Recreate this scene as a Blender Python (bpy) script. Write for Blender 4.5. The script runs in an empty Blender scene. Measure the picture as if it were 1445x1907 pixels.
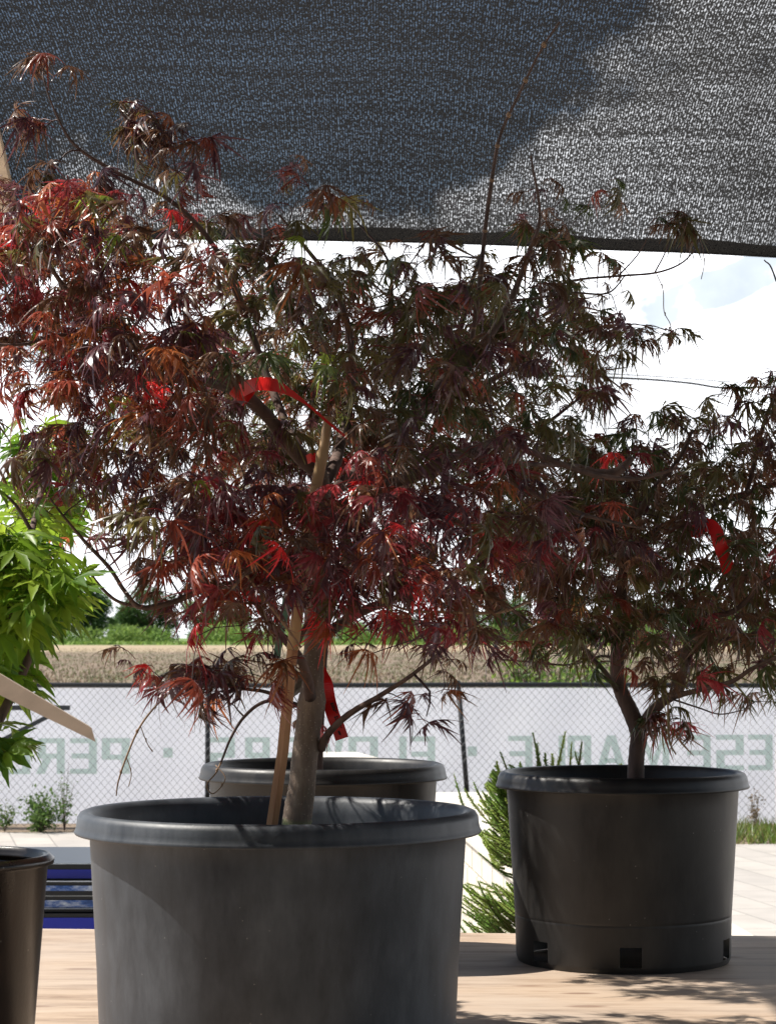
import bpy, bmesh, math, random
import numpy as np
from mathutils import Vector, Matrix

R = math.radians
random.seed(7)
rng = np.random.default_rng(11)
scene = bpy.context.scene
col = scene.collection

# ------------------------------------------------------------------ camera
CAMZ, PITCH, FPX = 1.6, R(3.125), 4275.8
cam_d = bpy.data.cameras.new('camera')
cam = bpy.data.objects.new('camera', cam_d); col.objects.link(cam)
cam.location = (0, 0, CAMZ); cam.rotation_euler = (math.pi/2 + PITCH, 0, 0)
cam_d.sensor_fit = 'VERTICAL'; cam_d.sensor_height = 22.3; cam_d.sensor_width = 22.3
cam_d.lens = 50; cam_d.clip_start = 0.05; cam_d.clip_end = 6000
cam_d.dof.use_dof = True; cam_d.dof.focus_distance = 3.9; cam_d.dof.aperture_fstop = 14
scene.camera = cam
scene.render.resolution_x = 775; scene.render.resolution_y = 1024

# ------------------------------------------------------------------ light
SUN_EL, SUN_AZ = R(54), R(-76.5)            # azimuth from +Y, negative = to the left
world = bpy.data.worlds.new('World'); scene.world = world; world.use_nodes = True
wn, wl = world.node_tree.nodes, world.node_tree.links
wn.clear()
def N(nodes, t, **k):
    n = nodes.new(t)
    for a, b in k.items(): setattr(n, a, b)
    return n
sky = N(wn, 'ShaderNodeTexSky', sky_type='NISHITA', sun_disc=False)
sky.sun_elevation = SUN_EL; sky.sun_rotation = SUN_AZ; sky.air_density = 1.0; sky.dust_density = 1.0
bg1 = N(wn, 'ShaderNodeBackground'); bg1.inputs[1].default_value = 0.075
bg2 = N(wn, 'ShaderNodeBackground'); bg2.inputs[0].default_value = (.96, .985, 1.03, 1); bg2.inputs[1].default_value = 1.35
mixw = N(wn, 'ShaderNodeMixShader'); outw = N(wn, 'ShaderNodeOutputWorld')
tc = N(wn, 'ShaderNodeTexCoord'); sep = N(wn, 'ShaderNodeSeparateXYZ')
nz = N(wn, 'ShaderNodeTexNoise'); nz.inputs['Scale'].default_value = 9; nz.inputs['Detail'].default_value = 7; nz.inputs['Roughness'].default_value = .55
wl.new(tc.outputs['Generated'], sep.inputs[0]); wl.new(tc.outputs['Generated'], nz.inputs['Vector'])
def M(op, a, b=None, nodes=wn, links=wl, clamp=False):
    n = nodes.new('ShaderNodeMath'); n.operation = op; n.use_clamp = clamp
    for i, v in enumerate((a, b)):
        if v is None: continue
        if hasattr(v, 'links') or hasattr(v, 'is_output'): links.new(v, n.inputs[i])
        else: n.inputs[i].default_value = v
    return n.outputs[0]
nn = M('SUBTRACT', nz.outputs[0], .5)
# cloud bank low over the horizon, and another one rising on the right
low = M('MULTIPLY', M('SUBTRACT', .187, sep.outputs['Z']), 65)
right = M('MULTIPLY', M('SUBTRACT', M('ADD', sep.outputs['X'], M('MULTIPLY', sep.outputs['Z'], -.51)), -.026), 60)
hi = M('MAXIMUM', low, right)
leftgap = M('MULTIPLY', M('MULTIPLY', M('SUBTRACT', -.085, sep.outputs['X']), 14, ), M('SUBTRACT', .9, M('ABSOLUTE', M('MULTIPLY', M('SUBTRACT', sep.outputs['Z'], .15), 14)), clamp=True))
leftgap = M('MAXIMUM', leftgap, 0.0)
far_side = M('MULTIPLY', M('SUBTRACT', sep.outputs['Z'], .45), 1.0)
nz2 = N(wn, 'ShaderNodeTexNoise'); nz2.inputs['Scale'].default_value = 34; nz2.inputs['Detail'].default_value = 6; wl.new(tc.outputs['Generated'], nz2.inputs['Vector'])
nn2 = M('SUBTRACT', nz2.outputs[0], .5)
rg1 = M('ABSOLUTE', M('SUBTRACT', sep.outputs['Z'], M('ADD', .142, M('MULTIPLY', M('SUBTRACT', sep.outputs['X'], .12), .38))))
rgap = M('MULTIPLY', M('SUBTRACT', .013, rg1), 170, clamp=True)
rgap = M('MULTIPLY', rgap, M('MULTIPLY', M('SUBTRACT', sep.outputs['X'], .095), 40, clamp=True))
hi = M('MAXIMUM', M('MINIMUM', hi, 1.6), -2.0)
f = M('ADD', M('ADD', hi, M('ADD', M('MULTIPLY', nn, 7.0), M('MULTIPLY', nn2, 5.0))), M('ADD', M('MULTIPLY', leftgap, -3.2), M('MULTIPLY', rgap, -2.4)))
f = M('ADD', f, M('MULTIPLY', M('MAXIMUM', far_side, 0.0), -2.0))
mask = M('MULTIPLY', M('ADD', f, .35, clamp=True), M('MULTIPLY', M('ADD', sep.outputs['Y'], .05), 5.0, clamp=True))
mask = M('MAXIMUM', mask, M('MULTIPLY', M('MULTIPLY', M('SUBTRACT', .178, sep.outputs['Z']), 60, clamp=True), M('MULTIPLY', M('MULTIPLY', sep.outputs['Y'], 5.0, clamp=True), .36)))
wl.new(M('ADD', 1.25, M('ADD', M('MULTIPLY', nn, 2.6), M('MULTIPLY', nn2, 1.2))), bg2.inputs[1])
wl.new(sky.outputs[0], bg1.inputs[0]); wl.new(mask, mixw.inputs[0])
wl.new(bg1.outputs[0], mixw.inputs[1]); wl.new(bg2.outputs[0], mixw.inputs[2]); wl.new(mixw.outputs[0], outw.inputs[0])

sun_d = bpy.data.lights.new('sun', 'SUN'); sun_d.energy = 5.0; sun_d.angle = R(.53); sun_d.color = (1, .95, .87)
sun = bpy.data.objects.new('sun', sun_d); col.objects.link(sun)
sdir = Vector((math.cos(SUN_EL)*math.sin(SUN_AZ), math.cos(SUN_EL)*math.cos(SUN_AZ), math.sin(SUN_EL)))
sun.rotation_euler = (-sdir).to_track_quat('-Z', 'Y').to_euler()
sun.location = (-5, 2, 9)
scene.view_settings.view_transform = 'Standard'; scene.view_settings.look = 'None'
scene.view_settings.exposure = 0.45; scene.view_settings.gamma = 1

# ------------------------------------------------------------------ helpers
def P(px, py, Y):
    u, v = (px-722.5)/FPX, (953.5-py)/FPX
    y = math.cos(PITCH) - math.sin(PITCH)*v; z = math.sin(PITCH) + math.cos(PITCH)*v
    return Vector((u/y*Y, Y, CAMZ + z/y*Y))
def PX(n, Y): return n/FPX*Y

def mesh_obj(name, verts, faces, mat=None, parent=None, smooth=False):
    me = bpy.data.meshes.new(name); me.from_pydata([tuple(v) for v in verts], [], faces); me.update()
    o = bpy.data.objects.new(name, me); col.objects.link(o)
    if mat: me.materials.append(mat)
    if parent: o.parent = parent
    if smooth: me.shade_smooth()
    return o
def thing(name, label, cat, group=None, loc=(0, 0, 0)):
    o = bpy.data.objects.new(name, None); col.objects.link(o); o.location = loc; o.empty_display_size = .05
    o['label'] = label; o['category'] = cat
    if group: o['group'] = group
    bpy.context.view_layer.update()
    return o
def tag(o, label, cat, group=None):
    o['label'] = label; o['category'] = cat
    if group: o['group'] = group
    return o

class MB:
    def __init__(s): s.v = []; s.f = []
    def box(s, c, size, rot=None):
        b = len(s.v); hx, hy, hz = [d/2 for d in size]
        for sx, sy, sz in ((-1,-1,-1),(1,-1,-1),(1,1,-1),(-1,1,-1),(-1,-1,1),(1,-1,1),(1,1,1),(-1,1,1)):
            p = Vector((sx*hx, sy*hy, sz*hz))
            if rot is not None: p = rot @ p
            s.v.append(Vector(c) + p)
        for q in ((0,3,2,1),(4,5,6,7),(0,1,5,4),(1,2,6,5),(2,3,7,6),(3,0,4,7)): s.f.append(tuple(b+i for i in q))
    def bar(s, a, b_, w, h):
        a, b_ = Vector(a), Vector(b_); d = b_-a
        rot = d.to_track_quat('X', 'Z').to_matrix()
        s.box((a+b_)/2, (d.length, w, h), rot)
    def tube(s, pts, radii, seg=8, caps=True, wob=0.0):
        pts = [Vector(p) for p in pts]; n = len(pts); b0 = len(s.v)
        t0 = (pts[1]-pts[0]).normalized()
        ref = Vector((0, 1, 0)) if abs(t0.y) < .9 else Vector((1, 0, 0))
        for i, p in enumerate(pts):
            t = (pts[min(i+1, n-1)] - pts[max(i-1, 0)]).normalized()
            a = (ref - t*ref.dot(t)).normalized(); b = t.cross(a); ref = a
            r = radii[i] if hasattr(radii, '__len__') else radii
            for k in range(seg):
                th = 2*math.pi*k/seg; rr = r*(1+random.uniform(-wob, wob))
                s.v.append(p + a*(math.cos(th)*rr) + b*(math.sin(th)*rr))
        for i in range(n-1):
            for k in range(seg):
                k2 = (k+1) % seg
                s.f.append((b0+i*seg+k, b0+i*seg+k2, b0+(i+1)*seg+k2, b0+(i+1)*seg+k))
        if caps:
            s.f.append(tuple(b0+k for k in reversed(range(seg))))
            s.f.append(tuple(b0+(n-1)*seg+k for k in range(seg)))
    def build(s, name, mat, parent=None, smooth=False): return mesh_obj(name, s.v, s.f, mat, parent, smooth)

def spline(pts, sub=6):
    """Catmull-Rom through tuples of floats"""
    A = [np.array(p, float) for p in pts]; out = []
    A = [2*A[0]-A[1]] + A + [2*A[-1]-A[-2]]
    for i in range(1, len(A)-2):
        for k in range(sub):
            t = k/sub
            out.append(.5*((2*A[i]) + (-A[i-1]+A[i+1])*t + (2*A[i-1]-5*A[i]+4*A[i+1]-A[i+2])*t*t + (-A[i-1]+3*A[i]-3*A[i+1]+A[i+2])*t**3))
    out.append(A[-2]); return out

# ------------------------------------------------------------------ materials
def new_mat(name):
    m = bpy.data.materials.new(name); m.use_nodes = True
    return m, m.node_tree.nodes, m.node_tree.links, m.node_tree.nodes['Principled BSDF']
def simple(name, color, rough=.6, metal=0, var=.12, scale=30, bump=.0, bscale=200, stretch=(1,1,1), spec=.5):
    m, n, l, b = new_mat(name)
    t = N(n, 'ShaderNodeTexCoord'); mp = N(n, 'ShaderNodeMapping'); mp.inputs['Scale'].default_value = stretch
    no = N(n, 'ShaderNodeTexNoise'); no.inputs['Scale'].default_value = scale; no.inputs['Detail'].default_value = 6
    l.new(t.outputs['Object'], mp.inputs[0]); l.new(mp.outputs[0], no.inputs['Vector'])
    r = N(n, 'ShaderNodeValToRGB')
    r.color_ramp.elements[0].position = .3; r.color_ramp.elements[1].position = .7
    r.color_ramp.elements[0].color = tuple(c*(1-var) for c in color)+(1,)
    r.color_ramp.elements[1].color = tuple(min(1, c*(1+var)) for c in color)+(1,)
    l.new(no.outputs[0], r.inputs[0]); l.new(r.outputs[0], b.inputs['Base Color'])
    b.inputs['Roughness'].default_value = rough; b.inputs['Metallic'].default_value = metal
    b.inputs['Specular IOR Level'].default_value = spec
    if bump:
        n2 = N(n, 'ShaderNodeTexNoise'); n2.inputs['Scale'].default_value = bscale; n2.inputs['Detail'].default_value = 4
        l.new(mp.outputs[0], n2.inputs['Vector'])
        bp = N(n, 'ShaderNodeBump'); bp.inputs['Strength'].default_value = bump; bp.inputs['Distance'].default_value = .002
        l.new(n2.outputs[0], bp.inputs['Height']); l.new(bp.outputs[0], b.inputs['Normal'])
    return m
def leaf_mat(name, trans=.35, rough=.38, boost=1.6, spec=.5):
    m, n, l, b = new_mat(name)
    a = N(n, 'ShaderNodeAttribute', attribute_name='leafcol')
    l.new(a.outputs['Color'], b.inputs['Base Color']); b.inputs['Roughness'].default_value = rough
    b.inputs['Specular IOR Level'].default_value = spec
    tr = N(n, 'ShaderNodeBsdfTranslucent')
    mu = N(n, 'ShaderNodeMix', data_type='RGBA', blend_type='MULTIPLY'); mu.inputs[0].default_value = 1
    mu.inputs[7].default_value = (boost, boost*.95, boost*.8, 1)
    l.new(a.outputs['Color'], mu.inputs[6]); l.new(mu.outputs[2], tr.inputs[0])
    mx = N(n, 'ShaderNodeMixShader'); mx.inputs[0].default_value = trans
    l.new(b.outputs[0], mx.inputs[1]); l.new(tr.outputs[0], mx.inputs[2])
    l.new(mx.outputs[0], n['Material Output'].inputs[0])
    return m
M_leaf = leaf_mat('maple_leaf', .42, .30, 1.75, .8)
M_green = leaf_mat('green_leaf', .5, .42, 1.5)
M_far = leaf_mat('far_leaf', .3, .6, 1.4, .2)
M_needle = leaf_mat('needle', .25, .5, 1.4, .3)
M_bark = simple('maple_bark', (.12, .075, .06), .8, var=.45, scale=60, bump=.5, bscale=160, stretch=(1, 1, .35))
M_twig = simple('twig_bark', (.06, .028, .024), .55, var=.35, scale=40)
M_dead = simple('dead_twig', (.32, .2, .12), .7, var=.3, scale=50)
M_soil = simple('soil', (.04, .028, .02), .95, var=.5, scale=80, bump=1, bscale=90)
M_black = simple('black_paint', (.012, .013, .014), .45, var=.2)
M_grey_metal = simple('grey_metal', (.05, .055, .06), .45, metal=.4, var=.2)
M_steel = simple('steel', (.6, .58, .55), .25, metal=1, var=.1)
M_red = simple('red_tape', (.75, .012, .01), .35, var=.1, scale=20)
M_ink = simple('black_ink', (.02, .005, .005), .6, var=.1)
M_wood_pale = simple('pale_wood', (.55, .42, .3), .65, var=.18, scale=22, bump=.3, stretch=(1, 1, .08))
M_lath = simple('lath_wood', (.62, .5, .4), .6, var=.12, scale=40, bump=.2, stretch=(.15, 1, 1))

def pot_mat(name, base, dust, rough=.42, amount=.5):
    m, n, l, b = new_mat(name)
    t = N(n, 'ShaderNodeTexCoord'); mp = N(n, 'ShaderNodeMapping'); mp.inputs['Scale'].default_value = (1, 1, .3)
    l.new(t.outputs['Object'], mp.inputs[0])
    a = N(n, 'ShaderNodeTexNoise'); a.inputs['Scale'].default_value = 34; a.inputs['Detail'].default_value = 9; a.inputs['Roughness'].default_value = .65
    c = N(n, 'ShaderNodeTexNoise'); c.inputs['Scale'].default_value = 7; c.inputs['Detail'].default_value = 5
    l.new(mp.outputs[0], a.inputs['Vector']); l.new(t.outputs['Object'], c.inputs['Vector'])
    f = M('MULTIPLY', M('MULTIPLY', a.outputs[0], c.outputs[0], n, l), 2.6*amount*1.4, n, l, True)
    r = N(n, 'ShaderNodeValToRGB'); r.color_ramp.elements[0].color = base+(1,); r.color_ramp.elements[1].color = dust+(1,)
    r.color_ramp.elements[0].position = .25; r.color_ramp.elements[1].position = .95
    l.new(f, r.inputs[0])
    # fine scratches and pale specks
    v = N(n, 'ShaderNodeTexVoronoi'); v.inputs['Scale'].default_value = 38; l.new(t.outputs['Object'], v.inputs['Vector'])
    sp = M('LESS_THAN', v.outputs['Distance'], .045, n, l)
    mx = N(n, 'ShaderNodeMix', data_type='RGBA'); l.new(M('MULTIPLY', sp, .35, n, l), mx.inputs[0]); l.new(r.outputs[0], mx.inputs[6]); mx.inputs[7].default_value = (.35, .34, .32, 1)
    l.new(mx.outputs[2], b.inputs['Base Color'])
    l.new(M('ADD', M('MULTIPLY', a.outputs[0], .3, n, l), rough-.12, n, l), b.inputs['Roughness'])
    n2 = N(n, 'ShaderNodeTexNoise'); n2.inputs['Scale'].default_value = 240; l.new(t.outputs['Object'], n2.inputs['Vector'])
    bp = N(n, 'ShaderNodeBump'); bp.inputs['Strength'].default_value = .12; bp.inputs['Distance'].default_value = .001
    l.new(n2.outputs[0], bp.inputs['Height']); l.new(bp.outputs[0], b.inputs['Normal'])
    return m
M_pot = pot_mat('pot_plastic_dusty', (.019, .023, .030), (.085, .094, .108), .46, .6)
M_pot2 = pot_mat('pot_plastic_black', (.010, .0095, .0095), (.045, .041, .038), .42, .5)
M_pot3 = pot_mat('pot_plastic_brown', (.006, .0045, .004), (.024, .012, .007), .28, .5)

# ------------------------------------------------------------------ the setting
def ground_mat():
    m, n, l, b = new_mat('field')
    t = N(n, 'ShaderNodeTexCoord')
    def noise(s, st, d=8):
        mp = N(n, 'ShaderNodeMapping'); mp.inputs['Scale'].default_value = st; l.new(t.outputs['Object'], mp.inputs[0])
        q = N(n, 'ShaderNodeTexNoise'); q.inputs['Scale'].default_value = s; q.inputs['Detail'].default_value = d; q.inputs['Roughness'].default_value = .62
        l.new(mp.outputs[0], q.inputs['Vector']); return q.outputs[0]
    r = N(n, 'ShaderNodeValToRGB'); e = r.color_ramp.elements
    e[0].position = .36; e[0].color = (.13, .095, .065, 1); e[1].position = .66; e[1].color = (.30, .225, .155, 1)
    l.new(noise(1.1, (1, .35, 1)), r.inputs[0])
    g = N(n, 'ShaderNodeValToRGB'); g.color_ramp.elements[0].position = .50; g.color_ramp.elements[1].position = .66
    l.new(noise(.16, (1, .22, 1), 10), g.inputs[0])
    mx = N(n, 'ShaderNodeMix', data_type='RGBA'); l.new(M('MULTIPLY', g.outputs[0], .65, n, l), mx.inputs[0])
    l.new(r.outputs[0], mx.inputs[6]); mx.inputs[7].default_value = (.09, .125, .045, 1)
    # sunlit strip at the far headland painted in straw colour, green grass beyond it
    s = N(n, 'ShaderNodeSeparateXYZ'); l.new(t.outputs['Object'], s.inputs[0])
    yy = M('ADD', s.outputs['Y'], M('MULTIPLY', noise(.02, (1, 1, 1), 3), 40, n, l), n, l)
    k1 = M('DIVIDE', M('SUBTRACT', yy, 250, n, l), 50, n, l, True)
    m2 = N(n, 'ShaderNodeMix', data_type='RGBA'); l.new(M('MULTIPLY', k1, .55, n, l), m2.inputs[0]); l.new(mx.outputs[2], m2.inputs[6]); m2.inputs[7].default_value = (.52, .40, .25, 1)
    k2 = M('DIVIDE', M('SUBTRACT', yy, 485, n, l), 10, n, l, True)
    m3 = N(n, 'ShaderNodeMix', data_type='RGBA'); l.new(k2, m3.inputs[0]); l.new(m2.outputs[2], m3.inputs[6]); m3.inputs[7].default_value = (.14, .22, .05, 1)
    l.new(m3.outputs[2], b.inputs['Base Color']); b.inputs['Roughness'].default_value = .95
    bp = N(n, 'ShaderNodeBump'); bp.inputs['Strength'].default_value = .8; bp.inputs['Distance'].default_value = .15
    l.new(noise(3, (1, 1, 1), 5), bp.inputs['Height']); l.new(bp.outputs[0], b.inputs['Normal'])
    return m
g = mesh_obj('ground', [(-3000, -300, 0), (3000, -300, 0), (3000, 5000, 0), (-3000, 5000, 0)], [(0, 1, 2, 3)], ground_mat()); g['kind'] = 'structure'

def paving_mat():
    m, n, l, b = new_mat('paving')
    t = N(n, 'ShaderNodeTexCoord'); mp = N(n, 'ShaderNodeMapping'); mp.inputs['Rotation'].default_value = (0, 0, R(78)); l.new(t.outputs['Object'], mp.inputs[0])
    br = N(n, 'ShaderNodeTexBrick'); br.inputs['Scale'].default_value = 1; br.inputs['Brick Width'].default_value = .6; br.inputs['Row Height'].default_value = .3
    br.inputs['Mortar Size'].default_value = .006; br.inputs['Mortar Smooth'].default_value = .3
    br.inputs['Color1'].default_value = (.50, .455, .40, 1); br.inputs['Color2'].default_value = (.40, .365, .33, 1); br.inputs['Mortar'].default_value = (.2, .18, .16, 1)
    l.new(mp.outputs[0], br.inputs['Vector'])
    no = N(n, 'ShaderNodeTexNoise'); no.inputs['Scale'].default_value = 3; no.inputs['Detail'].default_value = 9; l.new(t.outputs['Object'], no.inputs['Vector'])
    mx = N(n, 'ShaderNodeMix', data_type='RGBA', blend_type='MULTIPLY'); mx.inputs[0].default_value = .5
    l.new(br.outputs[0], mx.inputs[6]); l.new(no.outputs[0], mx.inputs[7])
    l.new(br.outputs[0], mx.inputs[6])
    g2 = N(n, 'ShaderNodeMix', data_type='RGBA', blend_type='ADD'); g2.inputs[0].default_value = .12
    l.new(mx.outputs[2], g2.inputs[6]); g2.inputs[7].default_value = (1, .95, .88, 1)
    l.new(g2.outputs[2], b.inputs['Base Color']); b.inputs['Roughness'].default_value = .85
    bp = N(n, 'ShaderNodeBump'); bp.inputs['Strength'].default_value = .4; bp.inputs['Distance'].default_value = .004
    l.new(br.outputs['Fac'], bp.inputs['Height']); bp.invert = True; l.new(bp.outputs[0], b.inputs['Normal'])
    return m
o = mesh_obj('pavement', [(-14, -8, .004), (14, -8, .004), (14, 17.6, .004), (1.5, 17.9, .004), (-1.5, 18.9, .004), (-14, 19.2, .004)], [(0, 1, 2, 3, 4, 5)], paving_mat()); o['kind'] = 'structure'

# field stubble and seedlings (nobody could count them)
def blades(name, n, area, h, w, cols, mat, parent=None, zf=None, tilt=.5):
    x0, x1, y0, y1 = area
    yy = y0*(y1/y0)**rng.random(n) if y0 > 5 else rng.uniform(y0, y1, n)
    half = yy*.19 if x0 is None else None
    xx = rng.uniform(-1, 1, n)*half if x0 is None else rng.uniform(x0, x1, n)
    a = rng.uniform(0, 2*np.pi, n); hh = rng.uniform(h*.5, h*1.2, n); ww = w*rng.uniform(.6, 1.3, n)
    t = rng.normal(0, tilt, (n, 2))*hh[:, None]
    V = np.zeros((n, 3, 3)); V[:, 0] = np.c_[xx-np.cos(a)*ww, yy-np.sin(a)*ww, np.zeros(n)]; V[:, 1] = np.c_[xx+np.cos(a)*ww, yy+np.sin(a)*ww, np.zeros(n)]
    V[:, 2] = np.c_[xx+t[:, 0], yy+t[:, 1], hh]
    C = np.array(cols)[rng.integers(0, len(cols), n)]*rng.uniform(.7, 1.3, (n, 1))
    return tris(name, V.reshape(-1, 3), np.arange(n*3).reshape(-1, 3), np.repeat(C, 3, 0), mat, parent)
def tris(name, V, Fc, C, mat, parent=None, smooth=False):
    me = bpy.data.meshes.new(name); nv, nf = len(V), len(Fc)
    me.vertices.add(nv); me.vertices.foreach_set('co', np.ascontiguousarray(V, dtype=np.float32).ravel())
    me.loops.add(nf*3); me.loops.foreach_set('vertex_index', np.ascontiguousarray(Fc, dtype=np.int32).ravel())
    me.polygons.add(nf); me.polygons.foreach_set('loop_start', np.arange(0, nf*3, 3, dtype=np.int32))
    try: me.polygons.foreach_set('loop_total', np.full(nf, 3, dtype=np.int32))
    except Exception: pass
    me.update(calc_edges=True); me.validate()
    at = me.color_attributes.new('leafcol', 'FLOAT_COLOR', 'POINT')
    at.data.foreach_set('color', np.ascontiguousarray(np.c_[C, np.ones(nv)], dtype=np.float32).ravel())
    me.materials.append(mat)
    if smooth: me.shade_smooth()
    o = bpy.data.objects.new(name, me); col.objects.link(o)
    if parent: o.parent = parent
    return o
o = blades('field_stubble', 26000, (None, None, 62, 330), .16, .035, [(.23, .175, .13), (.17, .13, .10), (.26, .20, .15), (.13, .155, .07), (.10, .13, .05)], M_far)
tag(o, 'dry stubble and green seedlings over the brown field beyond the fence', 'stubble'); o['kind'] = 'stuff'
o = blades('grass', 9000, (1.5, 9, 17.85, 19.3), .13, .008, [(.1, .17, .03), (.14, .2, .05), (.2, .18, .08)], M_green)
tag(o, 'strip of rough green grass between the paving and the fence', 'grass'); o['kind'] = 'stuff'
o = blades('headland_grass', 16000, (-120, 120, 492, 520), .8, .5, [(.24, .36, .09), (.3, .4, .12), (.2, .3, .08)], M_far)
tag(o, 'bright green grass along the far edge of the field', 'grass'); o['kind'] = 'stuff'

# ------------------------------------------------------------------ far trees
def leaf_cloud(centers, radii, per, size, cols, rg):
    """small leaf clump triangles spread through the given lumps"""
    Vs, Cs = [], []
    for c, r in zip(centers, radii):
        n = int(per*r[0]*r[2])
        d = rg.normal(size=(n, 3)); d /= np.linalg.norm(d, axis=1)[:, None]
        p = np.array(c) + d*np.array(r)*(rg.random((n, 1))**.35)
        base = np.array(cols)[rg.integers(0, len(cols))]
        cc = base*rg.uniform(.65, 1.35, (n, 1))
        a = rg.normal(size=(n, 3)); b = rg.normal(size=(n, 3))
        a /= np.linalg.norm(a, axis=1)[:, None]; b /= np.linalg.norm(b, axis=1)[:, None]
        s = size*rg.uniform(.5, 1.3, (n, 1))
        V = np.stack([p-a*s, p+a*s*.6+b*s*.5, p+b*s], 1); Vs.append(V.reshape(-1, 3)); Cs.append(np.repeat(cc, 3, 0))
    V = np.concatenate(Vs); return V, np.arange(len(V)).reshape(-1, 3), np.concatenate(Cs)
M_fartrunk = simple('far_trunk', (.09, .07, .05), .9)
def far_tree(h, w, seed, cols, label, pos, dense=60):
    rg = np.random.default_rng(seed)
    t = thing('field_tree', label, 'tree', 'trees along the far edge of the field', pos)
    mb = MB(); mb.tube([(0, 0, 0), (.2, 0, h*.25), (0, .1, h*.55), (.1, 0, h*.8)], [h*.03, h*.024, h*.016, h*.006], 7)
    for k in range(5):
        a = rg.uniform(0, 6.28); z = h*rg.uniform(.25, .5)
        mb.tube([(.1, 0, z), (math.cos(a)*w*.2, math.sin(a)*w*.2, z+h*.12), (math.cos(a)*w*.36, math.sin(a)*w*.36, z+h*.28)], [h*.013, h*.009, h*.003], 5)
    mb.build('trunk', M_fartrunk, t)
    cs, rs = [], []
    for k in range(34):
        z = h*rg.uniform(.10, .9); q = (1-((z/h-.5)/.55)**2)**.5
        a = rg.uniform(0, 6.28); rr = w*.5*q*rg.uniform(.25, .85)
        r = w*rg.uniform(.10, .2)
        cs.append((math.cos(a)*rr, math.sin(a)*rr, z)); rs.append((r, r, r*rg.uniform(.7, 1.1)))
    V, Fc, C = leaf_cloud(cs, rs, dense, .62, cols, rg)
    tris('crown', V, Fc, C, M_far, t); return t
GA = [(.07, .13, .045), (.09, .16, .05), (.055, .105, .04)]
GB = [(.12, .21, .06), (.15, .25, .07), (.09, .17, .05)]
def at_far(px, D): return (PX(px-722.5, D), D, 0)
specs = [(60, 11, 14, GA, 'dark rounded tree at far left, half hidden behind the green maple leaves'),
 (172, 12.2, 12, GA, 'tall dark green tree just right of the green maple, left of the treeline dip'),
 (228, 7.5, 8, GB, 'small light green tree filling the dip between the two tall left trees'),
 (280, 13, 14, GA, 'tall broad dark tree under the bare hanging maple branch'),
 (372, 9.5, 10, GB, 'hazy mid green tree right of the sky gap in the treeline'),
 (430, 8.5, 11, GB, 'mid green tree behind the red leaves left of the stake'),
 (655, 5.5, 8, GB, 'low light green tree just right of the big maple trunk'),
 (745, 6.5, 10, GB, 'low green tree right of the small sky gap beside the trunk'),
 (860, 8, 12, GA, 'dark green far tree seen under the big maple crown'),
 (940, 11, 13, GB, 'light green far tree between the two maple crowns'),
 (1040, 9, 12, GA, 'dark far tree behind the lower left of the right maple'),
 (1200, 9, 13, GA, 'dark far tree behind the right maple trunk'),
 (1330, 8.5, 12, GB, 'green far tree right of the right maple trunk'),
 (1420, 9.5, 12, GA, 'dark far tree at the right end of the treeline')]
for i, (px, h, w, cc, lab) in enumerate(specs):
    far_tree(h*1.0, w, 40+i, cc, lab, at_far(px, 515+(i % 3)*14))
rg = np.random.default_rng(3); cs, rs = [], []
for k in range(150):
    x = rg.uniform(-125, 125); r = rg.uniform(1.6, 3.2); cs.append((x, 505+rg.uniform(-4, 8), r*.55+rg.uniform(0, .9))); rs.append((r*1.5, r, r))
V, Fc, C = leaf_cloud(cs, rs, 40, .55, [(.2, .32, .08), (.25, .36, .1), (.16, .26, .07)], rg)
o = tris('hedgerow', V, Fc, C, M_far); tag(o, 'low bright green scrub running along the foot of the far trees', 'hedge'); o['kind'] = 'stuff'
# young bushes beyond the fence
def bush(name, label, cat, pos, h, w, cols, lsize, n, group=None, seed=1):
    rg = np.random.default_rng(seed); t = thing(name, label, cat, group, pos); mb = MB(); Vs, Cs = [], []
    for k in range(n):
        a = rg.uniform(0, 6.28); lean = rg.uniform(.05, .5)*w; hh = h*rg.uniform(.45, 1)
        tip = Vector((math.cos(a)*lean, math.sin(a)*lean, hh)); mid = tip*.5+Vector((0, 0, h*.05))
        mb.tube([(0, 0, 0), mid, tip], [h*.006, h*.004, h*.002], 5)
        for q in range(26):
            s = rg.uniform(.2, 1.0); c = np.array(tip*s) + rg.normal(0, .05*w+.01, 3)
            d = rg.normal(size=3); d /= np.linalg.norm(d); e = np.cross(d, rg.normal(size=3)); e /= np.linalg.norm(e); L = lsize*rg.uniform(.6, 1.2)
            Vs += [c, c+d*L*.5+e*L*.25, c+d*L, c, c+d*L, c+d*L*.5-e*L*.25]
            Cs += [np.array(cols[rg.integers(0, len(cols))])*rg.uniform(.75, 1.25)]*6
    mb.build('stems', M_twig if cat != 'weed' else M_bark, t)
    V = np.array(Vs); V[:, 2] = np.maximum(V[:, 2], .01)
    tris('foliage', V, np.arange(len(V)).reshape(-1, 3), np.array(Cs), M_green, t); return t
YG = [(.13, .22, .045), (.18, .28, .06), (.1, .18, .04)]
for i, (px, top, w, D, lab) in enumerate([(985, 1150, .9, 26, 'tall bright green bush beyond the fence, leftmost behind the right maple'),
        (1035, 1195, 1.1, 25, 'wide bright green bush beyond the fence in the middle of three'),
        (1110, 1175, 1.0, 27, 'green bush beyond the fence left of the right maple trunk')]):
    bush('wild_bush', lab, 'bush', (PX(px-722.5, D), D, 0), P(px, top, D).z, w, YG, .09, 46, 'green bushes beyond the fence', 60+i)

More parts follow.
